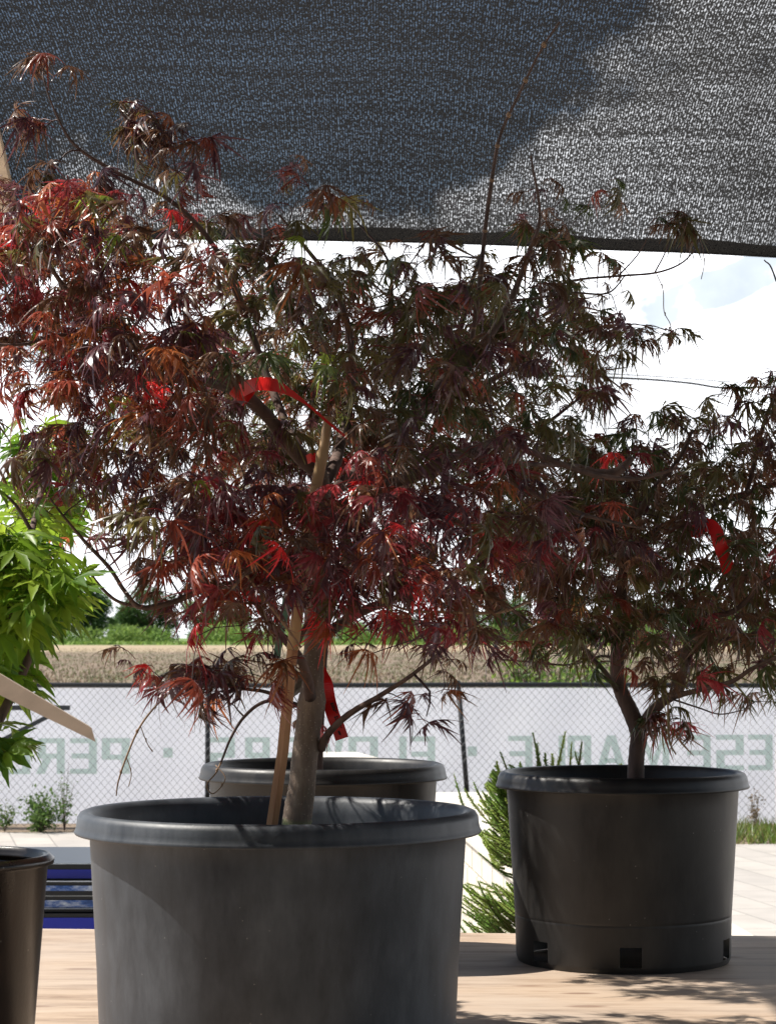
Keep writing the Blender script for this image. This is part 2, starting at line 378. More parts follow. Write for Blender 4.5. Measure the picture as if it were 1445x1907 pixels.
# ------------------------------------------------------------------ chain-link fence and its banner
FY = 19.4
ft = P(722, 1276, FY).z
fence = thing('chain_link_fence', 'black chain-link fence with a dark top rail across the yard', 'fence', None, (0, FY, 0))
mb = MB(); mb.tube([(x, FY+.0, ft+.004*math.sin(x*1.3)) for x in np.linspace(-9, 9, 25)], .021, 8); mb.build('top_rail', M_black, fence, True).matrix_parent_inverse = fence.matrix_world.inverted()
def unpar(o): o.matrix_parent_inverse = o.parent.matrix_world.inverted(); return o
def postobj(a, b):
    mb = MB(); mb.tube([a, b], .022, 10); mb.tube([b, Vector(b)+Vector((0, 0, .02))], [.03, .012], 10); unpar(mb.build('post', M_black, fence, True))
postobj((PX(388-722.5, FY), FY+.03, 0), (PX(388-722.5, FY), FY+.03, ft+.02))
postobj((PX(874-722.5, FY), FY+.03, 0), (PX(853-722.5, FY), FY+.03, ft+.02))
postobj((PX(-84-722.5, FY), FY+.03, 0), (PX(-84-722.5, FY), FY+.03, ft+.02))
postobj((PX(1500-722.5, FY), FY+.03, 0), (PX(1500-722.5, FY), FY+.03, ft+.02))
mb = MB(); pw, ph = .064, .072; H = ft-.03; slope = pw/ph
x = -9.0
while x < 9.0:
    for s in (-1, 1):
        xa, xb = x, x + s*H*slope
        y = FY-.026 + (.002 if s > 0 else -.002)
        mb.tube([(xa, y, .02), (xb, y, .02+H)], .0014, 4, False)
    x += pw
unpar(mb.build('mesh_wire', simple('fence_wire', (.20, .21, .22), .5, metal=.3, var=.2), fence))

def banner_mat():
    m, n, l, b = new_mat('banner_fabric')
    t = N(n, 'ShaderNodeTexCoord'); no = N(n, 'ShaderNodeTexNoise'); no.inputs['Scale'].default_value = 2.2; no.inputs['Detail'].default_value = 6; l.new(t.outputs['Object'], no.inputs['Vector'])
    r = N(n, 'ShaderNodeValToRGB'); r.color_ramp.elements[0].position = .25; r.color_ramp.elements[1].position = .75
    r.color_ramp.elements[0].color = (.88, .90, .97, 1); r.color_ramp.elements[1].color = (.93, .95, 1.0, 1)
    l.new(no.outputs[0], r.inputs[0]); l.new(r.outputs[0], b.inputs['Base Color']); b.inputs['Roughness'].default_value = .8
    tr = N(n, 'ShaderNodeBsdfTranslucent'); l.new(r.outputs[0], tr.inputs[0]); mx = N(n, 'ShaderNodeMixShader'); mx.inputs[0].default_value = .75
    l.new(b.outputs[0], mx.inputs[1]); l.new(tr.outputs[0], mx.inputs[2]); l.new(mx.outputs[0], n['Material Output'].inputs[0]); return m
def txt_mat():
    m, n, l, b = new_mat('banner_print')
    b.inputs['Base Color'].default_value = (.62, .74, .67, 1); b.inputs['Roughness'].default_value = .8
    tr = N(n, 'ShaderNodeBsdfTranslucent'); tr.inputs[0].default_value = (.68, .80, .73, 1); mx = N(n, 'ShaderNodeMixShader'); mx.inputs[0].default_value = .7
    l.new(b.outputs[0], mx.inputs[1]); l.new(tr.outputs[0], mx.inputs[2]); l.new(mx.outputs[0], n['Material Output'].inputs[0]); return m
BY = FY+.085
ban = thing('banner', 'long white fabric banner behind the fence, pale green lettering seen reversed', 'banner', None, (0, BY, 0))
vs, fs = [], []; nx, nzz = 90, 10
def bany(x, z): return BY + .012*math.sin(x*4.1+z*2.6) + .005*math.sin(x*9.7-z*5)
for j in range(nzz+1):
    for i in range(nx+1):
        xx = -8.6 + 17.2*i/nx; z = .03 + (ft-.055)*j/nzz
        vs.append((xx, bany(xx, z), z))
for j in range(nzz):
    for i in range(nx): a = j*(nx+1)+i; fs.append((a, a+1, a+nx+2, a+nx+1))
unpar(mesh_obj('fabric', vs, fs, banner_mat(), ban, True))
# block letters, drawn as real letter shapes on the far face showing through: seen mirrored from this side
def glyph(ch):
    W, Hh, t, h = 1.0, 1.4, .30, .2     # stem width t, bar height h
    rect = lambda a, b, c, d: [(a, b), (c, b), (c, d), (a, d)]
    if ch == 'E': return [rect(0, 0, t, Hh), rect(t, 0, W, h), rect(t, Hh-h, W, Hh), rect(t, .6, .95, .6+h)]
    if ch == 'F': return [rect(0, 0, t, Hh), rect(t, Hh-h, W, Hh), rect(t, .6, .95, .6+h)]
    if ch == 'L': return [rect(0, 0, t, Hh), rect(t, 0, W*.9, h)]
    if ch == 'I': return [rect(0, 0, t, Hh)]
    if ch == 'P': return [rect(0, 0, t, Hh), rect(t, Hh-h, W, Hh), rect(t, .55, W, .55+h), rect(W-t, .55+h, W, Hh-h)]
    if ch == 'R': return [rect(0, 0, t, Hh), rect(t, Hh-h, W, Hh), rect(t, .6, W, .6+h), rect(W-t, .6+h, W, Hh-h), [(W-t-.2, .6), (W-t+.1, .6), (1.08, 0), (.74, 0)]]
    if ch == 'O': return [rect(0, 0, t, Hh), rect(W-t+.1, 0, W+.1, Hh), rect(t, 0, W-t+.1, h), rect(t, Hh-h, W-t+.1, Hh)]
    if ch == 'S': return [rect(0, Hh-h, W, Hh), rect(0, .6+h, t, Hh-h), rect(0, .6, W, .6+h), rect(W-t, h, W, .6), rect(0, 0, W, h)]
    if ch == 'A': return [[(0, 0), (t, 0), (.66, Hh), (.40, Hh)], [(1.12-t, 0), (1.12, 0), (.72, Hh), (.661, Hh), (.565, 1.05)], rect(.36, .32, .80, .50)]
    if ch == 'M': return [rect(0, 0, t-.03, Hh), rect(1.0, 0, 1.3-.03, Hh), [(t-.03, Hh), (t-.03, .95), (.55, .1), (.635, .1), (.635, .55)], [(1.0, Hh), (1.0, .95), (.72, .1), (.636, .1), (.636, .55)]]
    if ch == 'N': return [rect(0, 0, t, Hh), rect(W-t+.1, 0, W+.1, Hh), [(t, Hh), (t, .9), (W-t+.1, 0), (W-t+.1, .5)]]
    if ch == 'W': return [[(0, Hh), (t, Hh), (.5, 0), (.26, 0)], [(.5, 0.0), (.72, Hh*.85), (.66, Hh), (.42, .4)], [(.80, 0), (.56, .5), (.722, Hh*.9), (.9, .4)], [(1.3, Hh), (1.0, Hh), (.801, 0), (1.02, 0)]]
    if ch == 'J': return [rect(W-t, 0, W, Hh), rect(0, 0, W-t, h), rect(0, h, t*.9, .5)]
    if ch == '.': return [rect(0, .62, .38, 1.0)]
    return []
letters = [('E', 1435, 45), ('S', 1382, 52), ('E', 1320, 46), ('M', 1243, 46), ('A', 1164, 50), ('P', 1099, 44), ('L', 1051, 42), ('E', 990, 45), ('.', 887, 45),
           ('F', 810, 47), ('L', 757, 46), ('O', 704, 50), ('W', 641, 45), ('E', 572, 45), ('R', 504, 46), ('S', 439, 46), ('.', 324, 46),
           ('P', 245, 52), ('E', 184, 50), ('R', 124, 50), ('E', 60, 50), ('N', 0, 50), ('N', -66, 50),
           ('N', 1500, 50), ('A', 1560, 50)]
for ch, pxr, wpx in letters:
    tilt = -(pxr-200)*.0052
    ytop = 1375 + tilt
    x0 = PX(pxr-722.5, BY); sc = PX(66, BY)/1.4; sx = PX(wpx, BY)
    z0 = P(722, ytop+66, BY).z
    vs, fs = [], []
    for poly in glyph(ch):
        b = len(vs); q = len(poly)
        for (gx, gz) in poly:
            xx = x0 - gx*sx; z = z0+gz*sc; vs.append((xx, bany(xx, z)-.0065, z))
        fs.append(tuple(range(b, b+q)))
    o = unpar(mesh_obj('letter' if ch != '.' else 'dot', vs, fs, None, ban)); 
    if 'M_txt' not in globals(): M_txt = txt_mat()
    o.data.materials.append(M_txt)

# weeds at the foot of the fence
bush('fence_weed', 'leafy green weed against the banner, left of the big pot', 'weed', (PX(78-722.5, 18.9), 18.95, 0), .36, .5, [(.06, .12, .03), (.09, .16, .04)], .045, 34, 'weeds at the fence', 91)
bush('fence_weed', 'tall thin weed climbing the fence right of the bushy one', 'weed', (PX(118-722.5, 18.9), 19.1, 0), .62, .22, [(.07, .13, .03), (.1, .17, .05)], .03, 8, 'weeds at the fence', 92)
bush('fence_weed', 'small weed at the fence by the left edge of the picture', 'weed', (PX(12-722.5, 18.9), 18.95, 0), .28, .25, [(.06, .12, .03), (.12, .16, .05)], .035, 9, 'weeds at the fence', 93)
bush('fence_weed', 'sparse dry weed at the fence right of the right pot', 'weed', (PX(1405-722.5, 18.9), 19.0, 0), .42, .2, [(.14, .12, .08), (.2, .15, .09)], .03, 7, 'weeds at the fence', 94)
bush('fence_weed', 'thin weed at the fence behind the upright spruce tip', 'weed', (PX(905-722.5, 18.9), 19.0, 0), .40, .2, [(.1, .13, .05), (.2, .17, .09)], .03, 8, 'weeds at the fence', 95)

# overhead cables
mb = MB(); pts = [(-400, 668), (0, 672), (700, 690), (1130, 703), (1270, 712), (1340, 722), (1400, 722), (1445, 720), (1900, 712)]
pts = spline([tuple(P(a, b, 26)) for a, b in pts], 6); mb.tube(pts, .013, 6)
tag(mb.build('power_cable', M_black, None, True), 'thick dark overhead cable with a kink, lower of the two, right of the crown', 'cable', 'overhead cables')
mb = MB(); pts = spline([tuple(P(a, b, 26)) for a, b in [(-400, 640), (300, 660), (1130, 696), (1445, 716), (1900, 730)]], 6); mb.tube(pts, .006, 5)
tag(mb.build('power_cable', M_grey_metal, None, True), 'thin pale overhead cable just above the thick one', 'cable', 'overhead cables')

# grey metal bracket by the fence, at the left
mb = MB(); D = 16.0; a, b = P(-70, 1318, D), P(131, 1318, D); mb.bar(a, b, .05, .032)
t = thing('metal_bracket', 'dark grey metal bracket with a diagonal strut at the left in front of the fence', 'bracket', None, (a.x, D, 0))
unpar(mb.build('arm', M_grey_metal, t)); mb = MB(); mb.bar(P(118, 1320, D), P(-60, 1412, D), .03, .03); unpar(mb.build('strut', M_grey_metal, t))
mb = MB(); mb.bar((a.x, D, 0), (a.x, D, a.z+.05), .05, .05); unpar(mb.build('post', M_grey_metal, t))

# ------------------------------------------------------------------ cream stone things and blue cartons behind the table
def stone_mat():
    m, n, l, b = new_mat('cream_block')
    t = N(n, 'ShaderNodeTexCoord'); no = N(n, 'ShaderNodeTexNoise'); no.inputs['Scale'].default_value = 9; no.inputs['Detail'].default_value = 8; l.new(t.outputs['Object'], no.inputs['Vector'])
    r = N(n, 'ShaderNodeValToRGB'); r.color_ramp.elements[0].color = (.60, .54, .45, 1); r.color_ramp.elements[1].color = (.76, .71, .62, 1)
    l.new(no.outputs[0], r.inputs[0]); l.new(r.outputs[0], b.inputs['Base Color']); b.inputs['Roughness'].default_value = .9; return m
M_stone = stone_mat()
def prism(name, poly, z0, z1, mat, parent=None):
    n = len(poly); vs = [(x, y, z0) for x, y in poly] + [(x, y, z1) for x, y in poly]
    fs = [tuple(reversed(range(n))), tuple(range(n, 2*n))] + [(i, (i+1) % n, n+(i+1) % n, n+i) for i in range(n)]
    o = mesh_obj(name, vs, fs, mat, parent)
    bm = bmesh.new(); bm.from_mesh(o.data); bmesh.ops.recalc_face_normals(bm, faces=bm.faces)
    bmesh.ops.bevel(bm, geom=bm.edges[:], offset=.008, segments=2, affect='EDGES'); bm.to_mesh(o.data); bm.free(); return o
# low wall running from back left to front right
w = thing('block_wall', 'low cream block wall with a pale cap running behind the spruce', 'wall', None, (.5, 12, 0))
A1, A2 = Vector((.20, 16.4)), Vector((.80, 7.6)); off = Vector((.62, .05))
def off_poly(a, b, o1, o2): return [tuple(a+o1), tuple(b+o1), tuple(b+o2), tuple(a+o2)]
unpar(prism('cap', off_poly(A1, A2, Vector((0, 0)), off), .452, .50, M_stone, w))
k = 0; dlen = (A2-A1).length; dv = (A2-A1)/dlen
for row in range(3):
    z0 = .004+row*.15; s = 0 if row % 2 == 0 else -.25
    while s < dlen-.05:
        a = A1+dv*max(0, s+.006); b = A1+dv*min(dlen, s+.494)
        if (b-a).length > .06: unpar(prism('block', off_poly(a, b, Vector((.03, 0)), off-Vector((.03, 0))), z0, z0+.144, M_stone, w))
        s += .5
s1 = thing('slab_stack', 'stack of pale cream paving slabs in the sun behind the middle pot', 'slabs', None, (-.3, 15, 0))
for k in range(8):
    j = random.uniform(-.008, .008)
    unpar(prism('slab', [(-.46+j, 16.2), (-.21+j, 16.2), (.06+j, 14.9), (.06+j, 14.3), (-.6+j, 14.3)], .1+k*.0875, .1+k*.0875+.083, M_stone, s1))
mb = MB()
for xx in (-.5, -.25, -.02): mb.box((xx, 15, .052), (.08, 1.3, .088))
unpar(mb.build('pallet', M_wood_pale, s1))

M_blue = simple('blue_print', (.015, .03, .42), .35, var=.15, scale=8)
M_dark = simple('black_print', (.012, .015, .02), .35, var=.2)
M_pale = simple('pale_edge', (.55, .6, .65), .5)
def wave_mat():
    m, n, l, b = new_mat('water_picture')
    t = N(n, 'ShaderNodeTexCoord'); mp = N(n, 'ShaderNodeMapping'); mp.inputs['Scale'].default_value = (1, 1, 2.4); l.new(t.outputs['Object'], mp.inputs[0])
    no = N(n, 'ShaderNodeTexNoise'); no.inputs['Scale'].default_value = 13; no.inputs['Detail'].default_value = 10; no.inputs['Roughness'].default_value = .7; l.new(mp.outputs[0], no.inputs['Vector'])
    r = N(n, 'ShaderNodeValToRGB'); e = r.color_ramp.elements; e[0].position = .38; e[0].color = (.01, .04, .12, 1); e[1].position = .66; e[1].color = (.75, .82, .9, 1)
    x = e.new(.5); x.color = (.05, .14, .45, 1)
    l.new(no.outputs[0], r.inputs[0]); l.new(r.outputs[0], b.inputs['Base Color']); b.inputs['Roughness'].default_value = .35; return m
M_wave = wave_mat()
CY = 6.4; cx0, cx1 = PX(-60-722.5, CY), PX(520-722.5, CY)
ztop_of = lambda py: P(722, py, CY).z
def carton(label, bands, ypx0, ypx1, dy):
    z1, z0 = ztop_of(ypx0), ztop_of(ypx1)
    t = thing('carton', label, 'carton', 'blue and black cartons stacked behind the table', ((cx0+cx1)/2, CY+.25+dy, z0))
    mb = MB(); mb.box(((cx0+cx1)/2, CY+.25+dy, (z0+z1)/2), (cx1-cx0, .5, z1-z0-.002)); o = unpar(mb.build('box', M_dark, t))
    for (a, b, mt, nm) in bands:
        mb = MB(); mb.box(((cx0+cx1)/2, CY+dy-.0015, (ztop_of(a)+ztop_of(b))/2), (cx1-cx0-.004, .003, ztop_of(a)-ztop_of(b)-.0004)); unpar(mb.build(nm, mt, t))
    return t
carton('topmost carton of the stack, black above a plain blue band', [(1610, 1611.5, M_pale, 'edge_strip'), (1621, 1638, M_blue, 'blue_band')], 1609, 1640, .03)
carton('second carton of the stack, with a narrow picture of splashing water', [(1640.5, 1642.5, M_pale, 'edge_strip'), (1649, 1659, M_wave, 'water_picture')], 1640, 1668, .0)
carton('third carton of the stack, with a broad picture of foaming water', [(1668.5, 1670, M_pale, 'edge_strip'), (1677, 1691, M_wave, 'water_picture'), (1692, 1694, M_pale, 'edge_strip')], 1668, 1700, .012)
carton('lowest visible carton of the stack, black above a blue band', [(1708, 1732, M_blue, 'blue_band')], 1700, 1738, -.01)
zb = ztop_of(1738)
t = thing('carton', 'bottom carton of the stack, hidden below the table edge', 'carton', 'blue and black cartons stacked behind the table', ((cx0+cx1)/2, CY+.25, 0))
mb = MB(); mb.box(((cx0+cx1)/2, CY+.25, zb/2), (cx1-cx0+.02, .52, zb-.002)); unpar(mb.build('box', M_dark, t))

# ------------------------------------------------------------------ table
TZ = CAMZ-.632
def ply_mat():
    m, n, l, b = new_mat('plywood')
    t = N(n, 'ShaderNodeTexCoord')
    def noise(s, st, d=8, ro=.6):
        mp = N(n, 'ShaderNodeMapping'); mp.inputs['Scale'].default_value = st; l.new(t.outputs['Object'], mp.inputs[0])
        q = N(n, 'ShaderNodeTexNoise'); q.inputs['Scale'].default_value = s; q.inputs['Detail'].default_value = d; q.inputs['Roughness'].default_value = ro
        l.new(mp.outputs[0], q.inputs['Vector']); return q.outputs[0], mp.outputs[0]
    g1, _ = noise(6, (.55, 3.2, 1), 11, .72)
    r = N(n, 'ShaderNodeValToRGB'); e = r.color_ramp.elements
    e[0].position = .32; e[0].color = (.24, .16, .105, 1); e[1].position = .68; e[1].color = (.56, .44, .33, 1)
    x = e.new(.5); x.color = (.46, .34, .245, 1)
    l.new(g1, r.inputs[0])
    # long football patches and knots
    mp = N(n, 'ShaderNodeMapping'); mp.inputs['Scale'].default_value = (4.6, 13, 1); l.new(t.outputs['Object'], mp.inputs[0])
    v = N(n, 'ShaderNodeTexVoronoi'); v.inputs['Scale'].default_value = 1.0; l.new(mp.outputs[0], v.inputs['Vector'])
    kn = N(n, 'ShaderNodeValToRGB'); kn.color_ramp.elements[0].position = .10; kn.color_ramp.elements[0].color = (1, 1, 1, 1); kn.color_ramp.elements[1].position = .2; kn.color_ramp.elements[1].color = (0, 0, 0, 1)
    l.new(v.outputs['Distance'], kn.inputs[0])
    sel = M('GREATER_THAN', v.outputs['Color'], .35, n, l)
    mx = N(n, 'ShaderNodeMix', data_type='RGBA'); l.new(M('MULTIPLY', M('MULTIPLY', kn.outputs[0], sel, n, l), .75, n, l), mx.inputs[0]); l.new(r.outputs[0], mx.inputs[6]); mx.inputs[7].default_value = (.17, .08, .04, 1)
    g3, _ = noise(2.2, (1, 1.6, 1), 6)
    gr = N(n, 'ShaderNodeValToRGB'); gr.color_ramp.elements[0].position = .4; gr.color_ramp.elements[1].position = .75; l.new(g3, gr.inputs[0])
    m2 = N(n, 'ShaderNodeMix', data_type='RGBA'); l.new(M('MULTIPLY', gr.outputs[0], .55, n, l), m2.inputs[0]); l.new(mx.outputs[2], m2.inputs[6]); m2.inputs[7].default_value = (.46, .40, .35, 1)
    l.new(m2.outputs[2], b.inputs['Base Color']); b.inputs['Roughness'].default_value = .72
    fine, _ = noise(60, (.08, 1, 1), 5)
    bp = N(n, 'ShaderNodeBump'); bp.inputs['Strength'].default_value = .45; bp.inputs['Distance'].default_value = .002
    l.new(fine, bp.inputs['Height']); l.new(bp.outputs[0], b.inputs['Normal'])
    return m
tab = thing('plywood_table', 'weathered plywood table carrying the potted maples', 'table', None, (0, 3.7, 0))
M_ply = ply_mat()
poly = [(-1.9, 2.3), (1.9, 2.3), (1.9, 4.83), (-1.9, 5.13)]
unpar(prism('tabletop', poly, TZ-.02, TZ, M_ply, tab))
for xx in (-1.6, -.55, .55, 1.6):
    for yy in (2.5, 4.6): mb = MB(); mb.box((xx, yy, (TZ-.16)/2), (.09, .09, TZ-.166)); unpar(mb.build('leg', M_wood_pale, tab))
for yy in (2.5, 4.6): mb = MB(); mb.box((0, yy, TZ-.09), (3.6, .04, .13)); unpar(mb.build('rail', M_wood_pale, tab))

# ------------------------------------------------------------------ pots
def lathe(prof, seg, holes=None, wob=0):
    vs, fs = [], []; n = len(prof)
    for i, (r, z) in enumerate(prof):
        for k in range(seg):
            a = 2*math.pi*k/seg; rr = r*(1+wob*(math.sin(2*a+1)+.4*math.sin(3*a)))
            vs.append((rr*math.cos(a), rr*math.sin(a), z))
    for i in range(n-1):
        for k in range(seg):
            if holes and (i in holes[0]) and any((k-h) % seg < holes[2] for h in holes[1]): continue
            k2 = (k+1) % seg; fs.append((i*seg+k, i*seg+k2, (i+1)*seg+k2, (i+1)*seg+k))
    return vs, fs
def make_pot(label, X, Y, rt, rb, h, R_out, band, mat, kind='big', group='black nursery pots'):
    t = thing('nursery_pot', label, 'plant pot', group, (X, Y, TZ+.001))
    th = .004
    if kind == 'ribbed':
        prof = [(rb, 0), (rb+.002, .01), (rt, h-band-.002), (R_out, h-band), (R_out+.001, h-band+.006), (R_out, h-.005), (R_out-.005, h), (R_out-.012, h-.001), (rt-.004, h-.006)]
        z = h-.006; rr = rt-.004
        for q in range(12): prof += [(rr-.0035, z-.003), (rr-.0035, z-.008), (rr, z-.010), (rr-.0005, z-.013)]; z -= .014; rr -= .0012
        prof += [(rb-.01, .03)]
        vs, fs = lathe(prof, 96)
    else:
        prof = [(rb, 0), (rb+.003, .008), (rb+.0036, .012), (rb+.0045, .050), (rb+.0054, .084), (rb+.0056, .0885), (rb+.0052, .0895), (rb+.0057, .0905), (rb+.0060, .095)] if kind == 'holes' else [(rb, 0), (rb+.002, .004), (rb+.003, .010), (rb+.0035, .02), (rb+.004, .04), (rb+.005, .06), (rb+.006, .08)]
        n = 8
        for i in range(1, n+1): s = i/n; prof.append((rb+.0060+(rt-rb-.0060)*s, .095+(h-band-.004-.095)*s))
        prof += [(rt+.002, h-band), (R_out+.0015, h-band-.0015), (R_out+.003, h-band+.001), (R_out+.001, h-band+.004), (R_out-.001, h-band+.012), (R_out-.002, h-.010), (R_out-.006, h-.003), (R_out-.013, h), (R_out-.021, h-.002), (rt-.006, h-.010), (rt-.012, h-.03), (rb-.002, .10 if kind == 'holes' else .01)]
        vs, fs = lathe(prof, 96, ([2], [int(x) % 96 for x in (72-2, 56, 88, 40, 8, 24)], 3) if kind == 'holes' else None, .004)
    o = mesh_obj('body', vs, fs, mat, t, True)
    sv, sf = lathe([(rt-.02, h-.10), (rt*.6, h-.095), (.001, h-.092)], 40)
    for i, v in enumerate(sv): sv[i] = (v[0], v[1], v[2]+random.uniform(-.004, .004))
    mesh_obj('soil', sv, sf, M_soil, t, True)
    return t
D1, D2, D3, D4 = 3.60, 4.55, 4.63, 2.85
c1 = P(519, 1508, D1); c2 = P(1158, 1437, D2); c3 = P(602, 1422, D3); c4 = P(-90, 1592, D4)
make_pot('largest pot, wide dusty grey-black nursery tub in the foreground', c1.x, D1, .291, .271, c1.z-TZ, .312, .033, M_pot, 'big')
make_pot('black pot on the right with square drain holes at its foot', c2.x, D2, .2266, .2055, c2.z-TZ, .2455, .029, M_pot2, 'holes')
make_pot('black pot behind the big foreground tub, only its rim showing', c3.x, D3, .2266, .2055, c3.z-TZ, .2455, .029, M_pot2, 'holes')
make_pot('narrow shiny brown-black pot cut off by the left edge', c4.x, D4, .118, .091, c4.z-TZ, .1253, .012, M_pot3, 'ribbed')

# ------------------------------------------------------------------ maple leaves
def lobe(L, n=5, w=.03, tooth=.07, droop=.3, curl=0.0, rg=rng):
    """one long narrow lobe along +x with forward-pointing teeth: (verts, tris); w and tooth are fractions of L"""
    V, T = [], []; m = 2*n
    for i in range(m+1):
        t = i/m; hw = L*w*(.30+.70*math.sin(math.pi*min(1, .08+t*.92))**.8)*(1-.35*t)
        V += [(L*t*.9, hw, t), (L*t*.9, -hw, t)]
    tip = len(V); V.append((L, 0, 1))
    for i in range(m): a = 2*i; T += [(a, a+1, a+3), (a, a+3, a+2)]
    T.append((2*m, 2*m+1, tip))
    for i in range(1, n):
        t = (2*i)/m; prof = (math.sin(math.pi*t)**.6)*(1.2-.5*t)
        for s_ in (1, -1):
            j = 2*i+(0 if s_ > 0 else 1) - (2 if rg.random() < .4 else 0)
            tl = L*tooth*prof*rg.uniform(.7, 1.3); k = len(V); x0 = V[j][0]
            V.append((x0+L*.13+tl*1.1, s_*(abs(V[j][1])+tl), min(1, t+.14)))
            T.append((j, j+2, k) if s_ > 0 else (j, k, j+2))
    V = np.array(V); t = V[:, 2].copy()
    x, y = V[:, 0].copy(), V[:, 1].copy()
    V[:, 2] = -L*droop*t**1.8 + np.abs(y)*.25; V[:, 0] = x*(1-.28*droop*t); V[:, 1] = y + L*curl*t*t
    return V, T
def leaf_template(seed, broad=False, L0=1.0):
    rg = np.random.default_rng(seed); Vs, Ts, b = [], [], 0
    if broad: angs = [(0, 1), (33, .92), (-33, .92), (72, .66), (-72, .66), (118, .32), (-118, .32)]
    else: angs = [(0, 1), (27, .95), (-27, .95), (57, .78), (-57, .78), (98, .5), (-98, .5)]
    for a, s in angs:
        a = R(a+rg.uniform(-7, 7)); L = L0*s*rg.uniform(.88, 1.1)
        if broad: V, T = broad_lobe(L, rg.uniform(.1, .35), rg.uniform(-.06, .06))
        else: V, T = lobe(L, 5, rg.uniform(.022, .034), rg.uniform(.05, .085), rg.uniform(.1, .85), rg.uniform(-.2, .2), rg)
        c, s_ = math.cos(a), math.sin(a)
        Vs.append(np.c_[V[:, 0]*c-V[:, 1]*s_, V[:, 0]*s_+V[:, 1]*c, V[:, 2]]); Ts.append(np.array(T)+b); b += len(V)
    return np.concatenate(Vs), np.concatenate(Ts)
def broad_lobe(L, droop, curl):
    prof = [(0, .02), (.12, .04), (.28, .085), (.42, .115), (.55, .115), (.68, .09), (.8, .058), (.9, .028), (1, 0)]
    V, T = [], []
    for i, (t, w) in enumerate(prof):
        z = 1 + (.12 if i % 2 else -.06)
        V += [(L*t, 0, t), (L*(t+(.015 if i % 2 else 0)), w*L*z, t), (L*(t+(.015 if i % 2 else 0)), -w*L*z, t)]
    for i in range(len(prof)-1):
        a, b = 3*i, 3*i+3
        T += [(a, b, b+1), (a, b+1, a+1), (a, a+2, b+2), (a, b+2, b)]
    V = np.array(V, float); t = V[:, 2].copy(); y = V[:, 1].copy()
    V[:, 2] = -L*droop*t**2+np.abs(y)*.5; V[:, 1] = y+L*curl*t*t; return V, T
TMP = [leaf_template(100+i) for i in range(14)]
TMPB = [leaf_template(200+i, True) for i in range(10)]

def build_leaves(name, pos, az, pitch, roll, size, colr, parent, tmps, mat, pet, petcol):
    """pos = blade centres; pet = petiole start points"""
    n = len(pos); which = rng.integers(0, len(tmps), n); Vs, Ts, Cs, b = [], [], [], 0
    x = np.c_[np.sin(az)*np.cos(pitch), np.cos(az)*np.cos(pitch), np.sin(pitch)]
    side = np.c_[np.cos(az), -np.sin(az), np.zeros(n)]; up = np.cross(side, x); up *= np.sign(up[:, 2:3]+1e-9)
    y = side*np.cos(roll)[:, None] + up*np.sin(roll)[:, None]; z = np.cross(x, y); flip = np.sign(z[:, 2]+1e-9); y = y*flip[:, None]; z = z*flip[:, None]
    for k, (TV, TT) in enumerate(tmps):
        idx = np.where(which == k)[0]
        if not len(idx): continue
        s = size[idx][:, None, None]
        W = pos[idx][:, None, :] + s*(TV[None, :, 0:1]*x[idx][:, None, :] + TV[None, :, 1:2]*y[idx][:, None, :] + TV[None, :, 2:3]*z[idx][:, None, :])
        m = len(TV); Vs.append(W.reshape(-1, 3)); Ts.append((TT[None]+(np.arange(len(idx))*m)[:, None, None]).reshape(-1, 3)+b); b += m*len(idx)
        rad = np.linalg.norm(TV[:, :2], axis=1)[None, :, None]
        cc = colr[idx][:, None, :]*(1.0+.25*(1-rad)*np.array([1, .4, .3]))*rng.uniform(.88, 1.12, (len(idx), m, 1)); Cs.append(cc.reshape(-1, 3))
    # petioles: thin three-sided stalks
    d = pos-pet; L = np.linalg.norm(d, axis=1)[:, None]+1e-6; d = d/L
    a = np.cross(d, np.array([0.1, .2, 1.0])); a /= np.linalg.norm(a, axis=1)[:, None]+1e-6; c = np.cross(d, a); r = .00075
    mid = (pos+pet)/2 + np.array([0, 0, 1])*L*.10
    ring = []
    for p in (pet, mid, pos):
        for q in range(3):
            th = 2*np.pi*q/3; ring.append(p+r*(np.cos(th)*a+np.sin(th)*c))
    W = np.stack(ring, 1)
    T = []
    for i in range(2):
        for q in range(3): q2 = (q+1) % 3; T += [(3*i+q, 3*i+q2, 3*i+3+q2), (3*i+q, 3*i+3+q2, 3*i+3+q)]
    T = np.array(T); Vs.append(W.reshape(-1, 3)); Ts.append((T[None]+(np.arange(n)*9)[:, None, None]).reshape(-1, 3)+b)
    Cs.append(np.tile(np.array(petcol), (n*9, 1)))
    return tris(name, np.concatenate(Vs), np.concatenate(Ts), np.concatenate(Cs), mat, parent)

def limb_pts(pts, sub=6):
    """(px, py, depth, radius px) -> world points, radii"""
    q = []
    for (px, py, D, r) in pts: p = P(px, py, D); q.append((p.x, p.y, p.z, PX(r, D)))
    s = spline(q, sub); return [Vector(v[:3]) for v in s], [max(.0006, v[3]) for v in s]

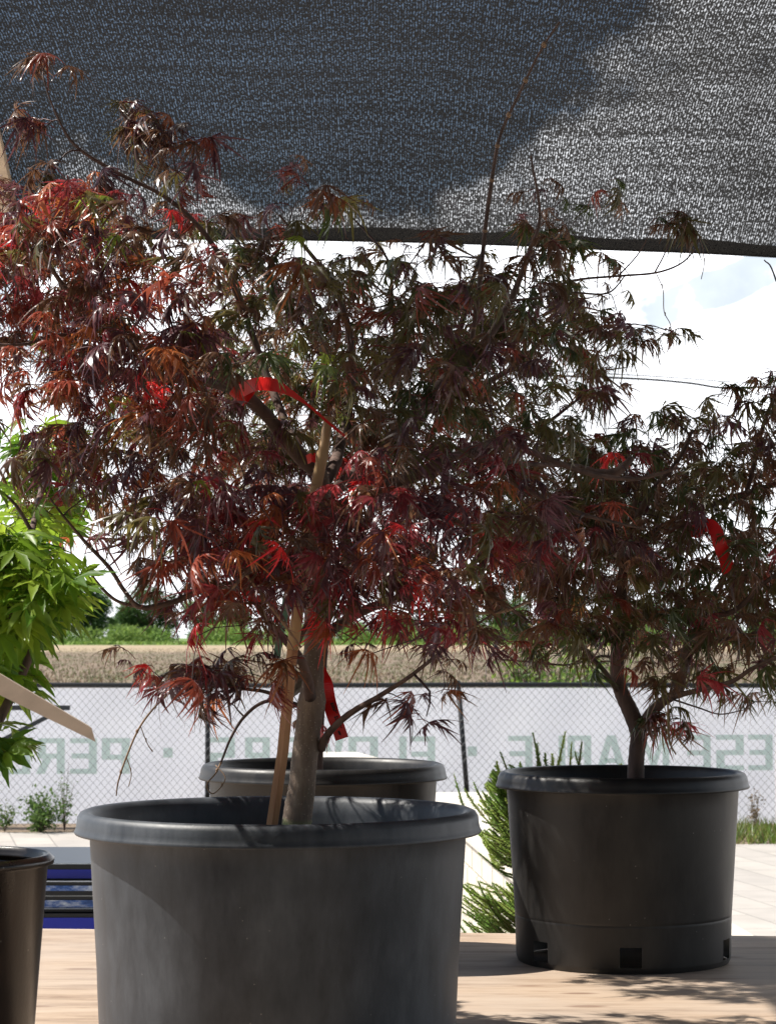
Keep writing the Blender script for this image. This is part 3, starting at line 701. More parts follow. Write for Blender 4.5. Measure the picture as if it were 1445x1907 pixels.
def twigs_and_leaves(tree, limbs, tips, leafn, size, palette, tmps, mat, out_c, pet=(.018, .04), droop=(-70, 14), petcol=(.2, .02, .02), twig_mat=None, twig_r=1.0, namef='foliage'):
    nodes = []; rad = []
    for pts, rr in limbs:
        for p, r in zip(pts, rr): nodes.append(p); rad.append(r)
    nd = np.array([tuple(p) for p in nodes]); rd = np.array(rad)
    tips = np.array(tips); d0 = np.array([np.min(np.linalg.norm(nd-t, axis=1)) for t in tips]); order = np.argsort(d0)
    segs = []; pos, az, pit, rol, siz, cc, pp = [], [], [], [], [], [], []
    NN = np.zeros((len(nd)+len(tips)*5, 3)); NN[:len(nd)] = nd; RR = np.zeros(len(NN)); RR[:len(rd)] = rd; cnt = len(nd)
    outc = np.array(out_c)
    for oi in order:
        t = tips[oi]; d = np.linalg.norm(NN[:cnt]-t, axis=1) + np.where(RR[:cnt] > .009, .05, 0) + np.maximum(0, NN[:cnt, 2]-t[2]-.05)*.3
        j = int(np.argmin(d)); a = NN[j].copy(); L = np.linalg.norm(t-a)
        if L > .012:
            r0 = min(RR[j]*.75, .0011+.012*L)*twig_r
            perp = rng.normal(0, .07*L, 3); path = []
            for s in (0, .25, .5, .75, 1): path.append(a+(t-a)*s + (perp+np.array([0, 0, .12*L]))*math.sin(math.pi*s) + (rng.normal(0, .02*L, 3) if 0 < s < 1 else 0))
            rs = [max(.0008, r0*(1-.6*s)) for s in (0, .25, .5, .75, 1)]
            segs.append((L, [Vector(p) for p in path], rs))
            for p, r in zip(path[1:], rs[1:]): NN[cnt] = p; RR[cnt] = r; cnt += 1
        n = max(1, int(round(leafn*rng.uniform(.6, 1.4))))
        outdir = t-outc; oa = math.atan2(outdir[0], outdir[1])
        for q in range(n):
            A = oa + rng.normal(0, 1.25); pl = rng.uniform(*pet)
            base = t + rng.normal(0, .006, 3)
            e = rng.uniform(-.3, .7)
            c = base + pl*np.array([math.sin(A)*math.cos(e), math.cos(A)*math.cos(e), math.sin(e)])
            pos.append(c); pp.append(base); az.append(A+rng.normal(0, .35)); pit.append(R(rng.uniform(*droop))); rol.append(rng.normal(0, .45))
            siz.append(size*rng.uniform(.45, 1.25)); cc.append(palette(c))
    segs.sort(key=lambda q: -q[0])
    for q in segs[:70]: mb = MB(); mb.tube(q[1], q[2], 5, False); unpar(mb.build('twig', twig_mat or M_twig, tree, True))
    mb = MB()
    for q in segs[70:]: mb.tube(q[1], q[2], 5, False)
    if mb.v: tw = unpar(mb.build('small_twigs', twig_mat or M_twig, tree, True)); tw['kind'] = 'stuff'
    o = build_leaves(namef, np.array(pos), np.array(az), np.array(pit), np.array(rol), np.array(siz), np.array(cc), tree, tmps, mat, np.array(pp), petcol); unpar(o)
    print('foliage', tree.name, len(pos), 'leaves')
    return o

def to_px(c):
    v = np.array(c)-np.array([0, 0, CAMZ]); y = math.cos(PITCH)*v[1]+math.sin(PITCH)*v[2]; z = -math.sin(PITCH)*v[1]+math.cos(PITCH)*v[2]
    return 722.5+v[0]/y*FPX, 953.5-z/y*FPX

# crown density by 60 px cells; rows from y=0, columns from x=0
GF = ["........................",
      "........................",
      "........................",
      "........................",
      "....1..................",
      "023221...11.............",
      "477623111211....1331....",
      "788754333322111134......",
      "8887534576444543542.....",
      "6897655799767888873.....",
      "688888888877888888653...",
      "4677788888888888774.....",
      "1355667778877887754.....",
      "155667888678888765......",
      "055656788867888887653...",
      "034368888688988888752...",
      "..103878867888888752....",
      "....3888767888764.......",
      ".....677656677420.......",
      ".....1331134553.........",
      "....1.1121123431........",
      "....3432.111221.........",
      "....011..1...1..........",
      "........................"]
GR = {11: {23: 2}, 12: {22: 1, 23: 3}, 13: {19: 3, 20: 4, 21: 4, 22: 6, 23: 6}, 14: {18: 3, 19: 4, 20: 5, 21: 7, 22: 7, 23: 6},
      15: {16: 4, 17: 5, 18: 6, 19: 7, 20: 7, 21: 7, 22: 6, 23: 4}, 16: {15: 4, 16: 6, 17: 7, 18: 8, 19: 8, 20: 8, 21: 6, 22: 4, 23: 3},
      17: {15: 4, 16: 6, 17: 8, 18: 8, 19: 8, 20: 8, 21: 7, 22: 6, 23: 6}, 18: {15: 3, 16: 7, 17: 9, 18: 9, 19: 9, 20: 8, 21: 8, 22: 8, 23: 8},
      19: {15: 3, 16: 6, 17: 7, 18: 6, 19: 7, 20: 8, 21: 6, 22: 6, 23: 7}, 20: {15: 1, 16: 3, 17: 3, 18: 1, 19: 2, 20: 5, 21: 3, 22: 2, 23: 4},
      21: {20: 2, 21: 1, 22: 1, 23: 2}, 22: {20: 2}}
tipF, tipM, tipR = [], [], []
KD = .60
for r_, row in enumerate(GF):
    row = list(row)
    cells = [(c_, int(ch)) for c_, ch in enumerate(row) if ch != '.']
    left = [(-1-k, max(0, cells[0][1]-k*2)) for k in range(1 if r_ > 9 else 3)] if cells and cells[0][0] == 0 and r_ > 5 else []
    for c_, dn in cells+left:
        nexp = dn*KD*(1.25 if dn >= 7 else 1)*(.75 if dn <= 3 else 1)
        n = int(nexp) + (rng.random() < nexp-int(nexp))
        for k in range(n):
            px, py = c_*60+rng.uniform(0, 60), r_*60+rng.uniform(-16, 44)
            ux = (px-560)/640; dep = .46*math.sqrt(max(.06, 1-min(1, ux*ux)))
            rear = (px > 400 and py < 900 and rng.random() < .55) or (px > 860 and py < 1000 and rng.random() < .6)
            if rear:
                uz = (px-760)/480; dep = .42*math.sqrt(max(.08, 1-min(1, uz*uz))); D = 4.60+rng.uniform(-dep, dep)
                p = P(px, py, D)
                if p.z > 3.0: continue
                tipM.append(tuple(p))
            else:
                low = py > 1080
                D = 3.60+rng.uniform(-dep, dep*(.9 if not low else .5))
                if (580 < px < 650 and 745 < py < 900) or (430 < px < 600 and 690 < py < 780) or (560 < px < 660 and 1235 < py < 1400): D = 3.70+abs(rng.normal(0, .12))
                elif 530 < px < 660 and 920 < py < 1130 and rng.random() < .3: D = 3.4-abs(rng.normal(0, .06))
                tipF.append(tuple(P(px, py, D)))
for r_, dct in GR.items():
    d = dict(dct)
    if 23 in d:
        for k in range(1, 6): d[23+k] = max(0, d[23]-k+1)
    for c_, dn in d.items():
        nexp = dn*KD*1.45; n = int(nexp)+(rng.random() < nexp-int(nexp))
        for k in range(n):
            px, py = c_*60+rng.uniform(0, 60), r_*60+rng.uniform(-8, 52); ux = (px-1230)/420
            dep = .40*math.sqrt(max(.08, 1-min(1, ux*ux))); tipR.append(tuple(P(px, py, 4.58+rng.uniform(-dep, dep))))

C = {k: np.array(v) for k, v in dict(purple=(.080, .036, .046), crimson=(.17, .026, .034), red=(.20, .052, .034), orange=(.25, .092, .035), olive=(.078, .074, .026),
     green=(.042, .062, .020), brown=(.098, .056, .034), bright=(.42, .03, .035), lime=(.17, .25, .035), dry=(.34, .2, .09)).items()}
def pick(w):
    ks = list(w); p = np.array([w[k] for k in ks], float); k = ks[rng.choice(len(ks), p=p/p.sum())]
    return C[k]*rng.uniform(.8, 1.6)
def palF(c):
    x, y = to_px(c)
    if y < 330: return pick(dict(purple=2, brown=5, olive=2, red=.5, orange=.4))*.8  # topmost sprays coloured darker to stand for their shade
    if y > 1150: return pick(dict(purple=4, crimson=1.6, red=1.4, brown=4, bright=.3, orange=.4))
    if x > 380 and y > 840: return pick(dict(purple=4.5, crimson=3.2, bright=.9, red=1.4, brown=2.4, orange=.4, olive=.7))
    if x < 380 and y < 760: return pick(dict(purple=3.2, crimson=1.8, red=2.8, orange=1.2, bright=.5, brown=3.0, olive=1.2, lime=.15))
    if x < 420: return pick(dict(purple=3.2, red=1.3, orange=.8, brown=4, crimson=.8, olive=1.2, lime=.12))
    if x > 800: return pick(dict(olive=3, brown=4, green=1.5, purple=1.2, red=.5))
    return pick(dict(olive=4, green=2.5, brown=3, purple=1.3, red=.4, orange=.25, lime=.15))
def palM(c): return pick(dict(olive=4, green=2.4, brown=4.5, purple=1, red=.5))*1.25
def palR(c):
    x, y = to_px(c)
    return pick(dict(olive=4, green=1.8, brown=4.8, purple=1.4, red=.2+(.25 if y > 1000 else 0), crimson=.12+(.5 if y > 1080 else 0), dry=.06))*1.25

# ---- front maple
TF = thing('laceleaf_maple', 'large red-leaved laceleaf maple in the foreground tub beside the cane', 'tree', 'potted laceleaf maples', (c1.x, D1, TZ+.25))
def bark_trunk():
    m, n, l, b = new_mat('trunk_bark')
    t = N(n, 'ShaderNodeTexCoord'); mp = N(n, 'ShaderNodeMapping'); mp.inputs['Scale'].default_value = (1, 1, .3); l.new(t.outputs['Object'], mp.inputs[0])
    a = N(n, 'ShaderNodeTexNoise'); a.inputs['Scale'].default_value = 24; a.inputs['Detail'].default_value = 9; a.inputs['Roughness'].default_value = .65; l.new(mp.outputs[0], a.inputs['Vector'])
    r = N(n, 'ShaderNodeValToRGB'); e = r.color_ramp.elements; e[0].position = .3; e[0].color = (.10, .07, .052, 1); e[1].position = .7; e[1].color = (.40, .31, .235, 1)
    x = e.new(.5); x.color = (.22, .16, .12, 1); l.new(a.outputs[0], r.inputs[0])
    s = N(n, 'ShaderNodeSeparateXYZ'); l.new(t.outputs['Object'], s.inputs[0])
    z0 = P(555, 1512, D1).z
    k = M('DIVIDE', M('SUBTRACT', z0, M('ADD', s.outputs['Z'], M('MULTIPLY', a.outputs[0], .02, n, l), n, l), n, l), .012, n, l, True)
    mx = N(n, 'ShaderNodeMix', data_type='RGBA'); l.new(M('MULTIPLY', k, .8, n, l), mx.inputs[0]); l.new(r.outputs[0], mx.inputs[6]); mx.inputs[7].default_value = (.26, .33, .13, 1)
    c = N(n, 'ShaderNodeTexNoise'); c.inputs['Scale'].default_value = 9; l.new(t.outputs['Object'], c.inputs['Vector'])
    gk = M('MULTIPLY', M('SUBTRACT', c.outputs[0], .5, n, l), 3, n, l, True)
    m2 = N(n, 'ShaderNodeMix', data_type='RGBA'); l.new(gk, m2.inputs[0]); l.new(mx.outputs[2], m2.inputs[6]); m2.inputs[7].default_value = (.13, .13, .06, 1)
    v = N(n, 'ShaderNodeTexVoronoi'); v.inputs['Scale'].default_value = 190; l.new(t.outputs['Object'], v.inputs['Vector'])
    m3 = N(n, 'ShaderNodeMix', data_type='RGBA'); l.new(M('MULTIPLY', M('LESS_THAN', v.outputs['Distance'], .2, n, l), .5, n, l), m3.inputs[0]); l.new(m2.outputs[2], m3.inputs[6]); m3.inputs[7].default_value = (.5, .42, .32, 1)
    l.new(m3.outputs[2], b.inputs['Base Color']); b.inputs['Roughness'].default_value = .8
    bp = N(n, 'ShaderNodeBump'); bp.inputs['Strength'].default_value = .7; bp.inputs['Distance'].default_value = .007; l.new(a.outputs[0], bp.inputs['Height']); l.new(bp.outputs[0], b.inputs['Normal'])
    return m
M_trunk = bark_trunk()
def add_limbs(tree, trunk, branches, tmat, bmat, sub=6):
    out = []
    pts, rr = limb_pts(trunk, 10); mb = MB(); mb.tube(pts, rr, 20, True, .035); unpar(mb.build('trunk', tmat, tree, True)); out.append((pts, rr))
    for b in branches:
        pts, rr = limb_pts(b, sub); mb = MB(); mb.tube(pts, rr, 9, True, .06); unpar(mb.build('branch', bmat, tree, True)); out.append((pts, rr))
    return out
d = D1
trunkF = [(545, 1600, d, 28), (551, 1550, d, 27), (556, 1505, d, 27), (562, 1470, d, 25), (569, 1400, d, 24), (576, 1340, d, 24), (581, 1305, d, 26), (583, 1270, d, 20), (586, 1200, d, 20), (588, 1120, d, 20),
          (594, 1040, d, 19), (599, 960, d, 18), (598, 900, d, 16), (590, 870, d, 15)]
brF = [
 [(592, 880, d, 14), (560, 850, d, 15), (530, 815, d-.02, 14), (490, 765, d-.04, 12), (440, 722, d-.06, 12), (385, 682, d-.08, 9), (310, 655, d-.1, 8), (240, 640, d-.13, 7), (180, 600, d-.16, 6), (110, 520, d-.2, 4.5), (60, 430, d-.22, 3)],
 [(470, 745, d-.05, 9), (400, 715, d+.02, 9), (320, 705, d+.08, 9), (250, 698, d+.1, 8), (190, 682, d+.1, 7), (110, 655, d+.08, 5.5), (50, 638, d+.05, 5), (-60, 630, d, 4)],
 [(240, 642, d-.13, 6), (170, 628, d-.15, 4.5), (100, 625, d-.2, 4), (40, 642, d-.22, 3), (-50, 640, d-.25, 2.5)],
 [(598, 930, d, 14), (640, 900, d+.03, 13), (700, 850, d+.08, 13), (770, 775, d+.12, 12), (830, 705, d+.15, 10), (900, 640, d+.16, 8), (950, 560, d+.15, 6.5), (985, 470, d+.12, 4.5), (1005, 400, d+.1, 3), (988, 290, d+.08, 1.8)],
 [(600, 960, d, 12), (680, 920, d-.08, 12), (780, 880, d-.12, 11), (860, 845, d-.1, 9), (930, 825, d-.06, 7), (1010, 850, d-.04, 6), (1090, 880, d-.02, 5), (1180, 892, d, 4), (1262, 872, d, 2.5)],
 [(880, 840, d-.1, 6), (930, 880, d-.12, 6), (985, 915, d-.12, 5.5), (1050, 945, d-.1, 5), (1110, 965, d-.1, 3.5), (1200, 985, d-.1, 2)],
 [(598, 905, d, 13), (625, 860, d+.1, 12), (640, 800, d+.2, 10), (655, 720, d+.28, 8), (650, 620, d+.3, 7), (620, 530, d+.3, 5), (560, 450, d+.28, 3.5), (520, 400, d+.25, 2)],
 [(560, 850, d, 9), (525, 770, d+.06, 8), (490, 680, d+.1, 7), (450, 570, d+.1, 6), (400, 460, d+.05, 5), (320, 375, d, 4), (220, 322, d-.04, 3.5), (140, 270, d-.06, 3), (100, 200, d-.06, 2), (80, 140, d-.06, 1.4)],
 [(345, 385, d, 2.8), (330, 330, d+.02, 2.2), (318, 262, d+.02, 1.8), (305, 240, d+.02, 1.4)],
 [(578, 1300, d-.02, 11), (572, 1262, d-.05, 10), (558, 1225, d-.07, 8.5), (535, 1195, d-.08, 8), (500, 1158, d-.1, 6.5), (470, 1110, d-.13, 5.5), (448, 1060, d-.16, 5), (435, 1000, d-.2, 4), (430, 940, d-.22, 3)],
 [(548, 1212, d-.07, 6), (570, 1168, d-.1, 5.5), (610, 1125, d-.14, 5), (655, 1085, d-.18, 4), (700, 1030, d-.2, 3), (740, 960, d-.24, 2)],
 [(597, 1395, d, 9), (612, 1366, d-.02, 7), (650, 1330, d-.06, 6), (705, 1297, d-.1, 5), (760, 1262, d-.14, 4), (820, 1215, d-.16, 3.4), (880, 1168, d-.18, 2.5), (940, 1130, d-.18, 1.6)],
 [(590, 1215, d, 12), (620, 1172, d+.03, 10), (680, 1136, d+.06, 9), (750, 1112, d+.08, 7), (830, 1098, d+.06, 5), (920, 1120, d+.04, 3), (990, 1160, d, 1.8)],
 [(588, 1090, d, 10), (520, 1075, d-.06, 8), (450, 1085, d-.1, 7), (380, 1098, d-.14, 6.5), (320, 1122, d-.16, 5.5), (262, 1131, d-.17, 5), (232, 1100, d-.17, 4), (205, 1058, d-.17, 4), (160, 1010, d-.17, 3.5), (110, 950, d-.17, 2.2), (60, 880, d-.17, 1.4)],
 [(270, 1132, d-.17, 3.4), (225, 1122, d-.17, 3.2), (195, 1100, d-.18, 3), (165, 1062, d-.18, 2.2), (156, 1040, d-.18, 1.4)],
 [(576, 1312, d, 6), (540, 1312, d+.01, 4.5), (500, 1290, d-.02, 3.6), (450, 1282, d-.05, 3), (400, 1272, d-.08, 2.5), (350, 1268, d-.1, 2), (310, 1275, d-.1, 1.4)],
 [(574, 1320, d, 4.5), (530, 1306, d+.02, 4), (490, 1308, d+.02, 3.4), (455, 1335, d+.02, 3), (430, 1375, d+.02, 2.4), (412, 1420, d+.02, 2)],
 [(860, 745, d+.15, 5), (876, 650, d+.12, 4.6), (893, 530, d+.1, 4.4), (903, 430, d+.08, 4.2), (918, 320, d+.06, 3.8), (932, 250, d+.05, 3.2), (965, 178, d+.04, 2.8), (1006, 95, d+.03, 2.4), (1042, 40, d+.02, 1.9)],
 [(1005, 545, d+.1, 2.5), (1070, 522, d+.1, 2.4), (1150, 514, d+.1, 2.2), (1220, 508, d+.1, 2), (1265, 492, d+.1, 1.7), (1290, 468, d+.1, 1.3), (1303, 440, d+.1, .9)],
 [(950, 560, d+.14, 3), (1000, 555, d+.12, 2.6), (1060, 545, d+.1, 2.2), (1130, 546, d+.1, 1.8), (1165, 512, d+.1, 1.2)],
 [(1150, 515, d+.1, 1.6), (1190, 470, d+.1, 1.3), (1215, 420, d+.1, 1.0)],
 [(1218, 509, d+.1, 1.6), (1240, 465, d+.1, 1.3), (1248, 420, d+.1, 1.0)],
]
tipF += [tuple(P(a, b, d+rng.uniform(-.08, .03))) for a, b in [(85, 105), (92, 128), (240, 215), (262, 200), (280, 205), (290, 225), (258, 240), (275, 250), (300, 240), (318, 255), (350, 265), (370, 270), (62, 230), (85, 238), (575, 350), (610, 362)]]
limbsF = add_limbs(TF, trunkF, brF, M_trunk, M_bark)
tipF += [tuple(P(a, b, d+.1)) for a, b in [(1215, 415), (1232, 405), (1250, 415)]]
tipF += [tuple(P(a, b, d-.1+rng.uniform(-.05, .05))) for a, b in [(345, 1262), (368, 1250), (392, 1240), (415, 1245), (432, 1262), (440, 1275), (395, 1275), (370, 1280)]]
twigs_and_leaves(TF, limbsF, tipF, 2.9, .076, palF, TMP, M_leaf, (c1.x+.05, D1, 1.75))
# thin dry tendrils and hanging dead shoots on the front maple
mb = MB()
for pts in ([(345, 1268, d-.1, 1.8), (300, 1305, d-.1, 1.9), (262, 1352, d-.1, 1.9), (236, 1410, d-.1, 1.8), (221, 1455, d-.1, 1.6), (217, 1482, d-.1, 1.2)],
            [(412, 1420, d+.02, 2), (402, 1440, d+.01, 1.6), (385, 1462, d, 1.4), (398, 1478, d, 1.2), (420, 1450, d, 1), (402, 1425, d+.01, 1)],
            [(1222, 510, d+.1, 1), (1234, 540, d+.1, .9), (1236, 580, d+.1, .9), (1248, 605, d+.1, .8), (1250, 634, d+.1, .7)],
            [(1308, 470, d+.1, .8), (1311, 490, d+.1, .7), (1305, 520, d+.1, .6)],
            [(985, 1120, d-.16, 3), (930, 1140, d-.17, 3), (840, 1140, d-.18, 3), (760, 1136, d-.18, 2.6), (690, 1110, d-.18, 1.8)],
            [(236, 1410, d-.1, 1), (245, 1440, d-.1, .8), (240, 1465, d-.1, .7)], [(262, 1352, d-.1, 1), (275, 1385, d-.1, .9), (285, 1400, d-.1, 1.4)],
            [(560, 1205, d-.2, 2.6), (520, 1150, d-.28, 2.6), (470, 1085, d-.34, 2.4), (430, 1030, d-.36, 2.0)]):
    p, r = limb_pts(pts, 5); mb.tube(p, [max(.0007, x) for x in r], 5)
    for q in range(4, len(p)-1, 7): mb.tube([p[q]-Vector((0, 0, .002)), p[q]+Vector((0, 0, .001)), p[q]+Vector((.0, 0, .004))], [r[q]*1.1, r[q]*1.7, r[q]*1.1], 6)
    unpar(mb.build('dry_shoot', M_dead, TF, True)); mb = MB()
mb = MB(); p, r = limb_pts([(1080, 868, d+.1, 4), (1110, 882, d+.1, 9), (1145, 880, d+.1, 9), (1165, 865, d+.1, 7), (1176, 850, d+.1, 5)], 5); mb.tube(p, r, 10, True, .12)
pp, r2 = limb_pts([(860, 845, d-.1, 5), (960, 862, d, 4.5), (1080, 868, d+.1, 4)], 5); mb.tube(pp, r2, 8)
unpar(mb.build('cut_stub', M_bark, TF, True))
# nodes on the long shoot
mb = MB(); p, r = limb_pts(brF[17], 6)
for q in range(8, len(p)-2, 5): mb.tube([p[q]-Vector((0, 0, .004)), p[q], p[q]+Vector((0, 0, .006))], [.0026, .0046, .002], 7); unpar(mb.build('bud', M_dead, TF, True)); mb = MB()

# ---- middle maple
e = D3
TM = thing('laceleaf_maple', 'dark green-brown laceleaf maple rising behind the big red one', 'tree', 'potted laceleaf maples', (c3.x, D3, TZ+.25))
trunkM = [(590, 1560, e, 14), (591, 1480, e, 13), (593, 1400, e, 9), (596, 1320, e, 9), (600, 1240, e, 9), (610, 1150, e, 9), (640, 1060, e, 9), (680, 980, e, 9), (710, 900, e, 9)]
brM = [[(710, 905, e, 9), (740, 840, e+.02, 9), (790, 770, e+.03, 8), (830, 690, e+.02, 7), (860, 600, e, 6), (880, 520, e-.02, 4), (905, 450, e-.02, 2.5)],
       [(700, 930, e, 8), (680, 850, e-.04, 8), (650, 770, e-.06, 7), (610, 680, e-.1, 6), (560, 600, e-.1, 5), (500, 520, e-.1, 4), (450, 460, e-.1, 2.5)],
       [(740, 840, e, 6), (745, 760, e+.1, 6), (740, 660, e+.16, 5), (730, 560, e+.2, 4), (720, 480, e+.2, 2.5), (640, 390, e+.2, 1.5), (590, 355, e+.2, 1.2)],
       [(790, 770, e+.03, 6), (870, 730, e-.05, 6), (960, 680, e-.1, 5), (1030, 610, e-.12, 4), (1080, 560, e-.12, 2.5)],
       [(700, 930, e, 7), (800, 880, e+.1, 6), (900, 850, e+.15, 5), (1000, 800, e+.18, 4), (1080, 740, e+.18, 2.4)],
       [(650, 1050, e, 7), (560, 980, e+.1, 6), (470, 900, e+.14, 5), (400, 800, e+.14, 4), (370, 700, e+.1, 3)]]
limbsM = add_limbs(TM, trunkM, brM, M_bark, M_twig)
twigs_and_leaves(TM, limbsM, tipM, 2.9, .084, palM, TMP, M_leaf, (c3.x+.15, D3, 2.0))

# ---- right maple
g_ = D2
TR = thing('laceleaf_maple', 'forked dark-leaved laceleaf maple in the right pot', 'tree', 'potted laceleaf maples', (c2.x, D2, TZ+.25))
trunkR = [(1184, 1530, g_, 17), (1183, 1450, g_, 16), (1185, 1405, g_, 15), (1189, 1372, g_, 16), (1184, 1350, g_, 16), (1172, 1322, g_, 15), (1158, 1292, g_, 14), (1149, 1260, g_, 13), (1150, 1200, g_, 13), (1154, 1140, g_, 11), (1160, 1070, g_, 10), (1170, 1000, g_, 9), (1185, 930, g_, 6)]
brR = [[(1190, 1366, g_, 11), (1206, 1335, g_-.02, 11), (1232, 1308, g_-.04, 10), (1262, 1286, g_-.06, 9), (1272, 1250, g_-.07, 8), (1274, 1215, g_-.08, 7.5), (1292, 1178, g_-.09, 7), (1325, 1150, g_-.1, 6), (1370, 1135, g_-.12, 5), (1430, 1080, g_-.14, 4), (1500, 1040, g_-.16, 3)],
       [(1245, 1300, g_-.05, 6), (1300, 1285, g_-.1, 5), (1360, 1270, g_-.16, 4.5), (1400, 1245, g_-.2, 4), (1450, 1222, g_-.24, 3.4), (1540, 1190, g_-.3, 2)],
       [(1274, 1240, g_-.08, 5), (1300, 1205, g_-.02, 4), (1350, 1190, g_+.02, 3.5), (1420, 1176, g_+.06, 3), (1500, 1150, g_+.1, 2)],
       [(1152, 1290, g_, 6), (1125, 1250, g_-.06, 4.6), (1090, 1210, g_-.1, 4), (1060, 1150, g_-.14, 3), (1030, 1080, g_-.16, 2)],
       [(1150, 1230, g_, 4), (1120, 1222, g_+.05, 2.4), (1060, 1238, g_+.1, 2), (1000, 1234, g_+.12, 1.8), (930, 1228, g_+.14, 1.2)],
       [(1162, 1060, g_, 8), (1120, 1000, g_+.08, 7), (1070, 960, g_+.12, 5), (1010, 930, g_+.14, 3)],
       [(1165, 1030, g_, 8), (1230, 985, g_+.1, 7), (1300, 950, g_+.15, 6), (1370, 925, g_+.15, 6), (1450, 900, g_+.12, 5), (1530, 880, g_+.1, 3)],
       [(1385, 930, g_+.15, 5), (1400, 880, g_+.14, 4.5), (1418, 800, g_+.12, 4), (1440, 740, g_+.12, 3.2), (1475, 640, g_+.1, 2.4), (1440, 510, g_+.1, 1.6), (1422, 484, g_+.1, 1.2)],
       [(1170, 1000, g_, 7), (1210, 920, g_-.08, 6), (1260, 860, g_-.12, 4.6), (1290, 800, g_-.12, 3)],
       [(1195, 1378, g_-.02, 2), (1215, 1362, g_-.06, 1.6), (1240, 1350, g_-.08, 1.2)],
       [(1245, 1300, g_-.06, 2), (1300, 1318, g_-.1, 1.6), (1340, 1330, g_-.1, 1.3), (1385, 1322, g_-.1, .9)]]
limbsR = add_limbs(TR, trunkR, brR, M_bark, M_bark)
tipR += [tuple(P(a, b, g_-.08)) for a, b in [(1240, 1340), (1252, 1335), (1235, 1330)]]
twigs_and_leaves(TR, limbsR, tipR, 2.9, .084, palR, TMP, M_leaf, (c2.x+.1, D2, 1.75))
mb = MB(); p, r = limb_pts([(1243, 1305, g_-.12, 1.5), (1244, 1350, g_-.12, 3), (1246, 1382, g_-.12, 2), (1258, 1405, g_-.12, 1.4)], 4); mb.tube(p, r, 6)
unpar(mb.build('dry_shoot', M_dead, TR, True))

# ---- green maple
TG = thing('green_maple', 'bright green palmate-leaved maple in the narrow pot at the left edge', 'tree', None, (c4.x, D4, TZ+.2))
h_ = 3.55
trunkG = [(-90, 1720, D4, 12), (-80, 1600, D4, 12), (-60, 1500, D4, 11), (-30, 1400, 2.97, 10), (10, 1320, 3.0, 9), (40, 1260, 3.02, 8), (58, 1210, 3.03, 8), (60, 1150, 3.05, 7), (50, 1060, 3.08, 7), (60, 990, 3.3, 6), (80, 900, 3.8, 5), (90, 820, 4.1, 3)]
brG = [[(58, 1200, 3.03, 5), (20, 1150, 2.97, 5), (-40, 1090, 2.92, 4), (-100, 1030, 2.88, 3)], [(55, 1090, 3.07, 4), (90, 1060, 3.03, 3), (120, 1020, 3.0, 2)],
       [(0, 1340, 2.99, 4), (-50, 1300, 3.03, 4), (-120, 1200, 3.08, 3)], [(10, 1320, 3.0, 3), (-10, 1390, 2.95, 2.5), (-20, 1420, 2.93, 1.5)], [(60, 990, 3.3, 4), (20, 930, 3.3, 3), (-60, 880, 3.2, 2)]]
limbsG = add_limbs(TG, trunkG, brG, M_bark, M_bark)
tipG = []
def scatter(n, cx, cy, rx, ry, D, dd):
    for k in range(n):
        a = rng.uniform(0, 6.28); q = math.sqrt(rng.random()); tipG.append(tuple(P(cx+math.cos(a)*q*rx, cy+math.sin(a)*q*ry, D+rng.uniform(-dd, dd))))
scatter(60, 30, 1095, 88, 62, 3.05, .13); scatter(44, -80, 1090, 100, 110, 3.05, .16); scatter(26, 20, 1022, 45, 22, 3.05, .1)
scatter(20, 15, 1180, 45, 28, 3.03, .1); scatter(18, 10, 1262, 42, 30, 3.03, .08); scatter(10, -14, 1385, 16, 22, 2.93, .05)
scatter(26, 96, 905, 62, 80, 4.1, .1); scatter(9, 70, 830, 36, 36, 4.1, .1); scatter(14, 55, 985, 60, 34, 3.6, .2); scatter(22, -110, 950, 70, 120, 3.1, .15); scatter(8, 95, 960, 40, 40, 4.0, .1)
def palG(c): return np.array([(.12, .24, .025), (.19, .33, .035), (.07, .16, .02), (.26, .40, .05)][rng.integers(0, 4)])*rng.uniform(.8, 1.25)
twigs_and_leaves(TG, limbsG, tipG, 2.7, .056, palG, TMPB, M_green, (P(40, 1150, 3.05).x, 3.05, 1.6), (.012, .035), (-60, 15), (.16, .2, .04))

# ------------------------------------------------------------------ cane, ties and tape
def cane_mat():
    m, n, l, b = new_mat('cane')
    t = N(n, 'ShaderNodeTexCoord'); mp = N(n, 'ShaderNodeMapping'); mp.inputs['Scale'].default_value = (1, 1, .06); l.new(t.outputs['Object'], mp.inputs[0])
    a = N(n, 'ShaderNodeTexNoise'); a.inputs['Scale'].default_value = 90; a.inputs['Detail'].default_value = 6; l.new(mp.outputs[0], a.inputs['Vector'])
    r = N(n, 'ShaderNodeValToRGB'); e = r.color_ramp.elements; e[0].position = .3; e[0].color = (.34, .15, .06, 1); e[1].position = .7; e[1].color = (.58, .31, .15, 1)
    l.new(a.outputs[0], r.inputs[0]); l.new(r.outputs[0], b.inputs['Base Color']); b.inputs['Roughness'].default_value = .55; return m
M_cane = cane_mat()
cane = thing('bamboo_cane', 'tan wooden cane leaning beside the front maple trunk', 'stake', None, (P(500, 1560, D1-.1).x, D1-.1, TZ+.25))
q = [(499, 1590, 3.5, 12), (508, 1528, 3.5, 12), (527, 1400, 3.5, 12), (545, 1210, 3.49, 11.5), (560, 1100, 3.49, 11), (578, 960, 3.48, 11), (598, 862, 3.48, 10.5), (600, 848, 3.48, 12.5), (603, 838, 3.48, 9.5), (612, 776, 3.48, 9)]
pts = [P(a, b, c) for a, b, c, _ in q]; rr = [PX(x[3], 3.49) for x in q]
lo = MB(); lo.tube(pts[:4], rr[:4], 6); lo.build('lower_cane', M_cane, cane); 
for o in cane.children: unpar(o)
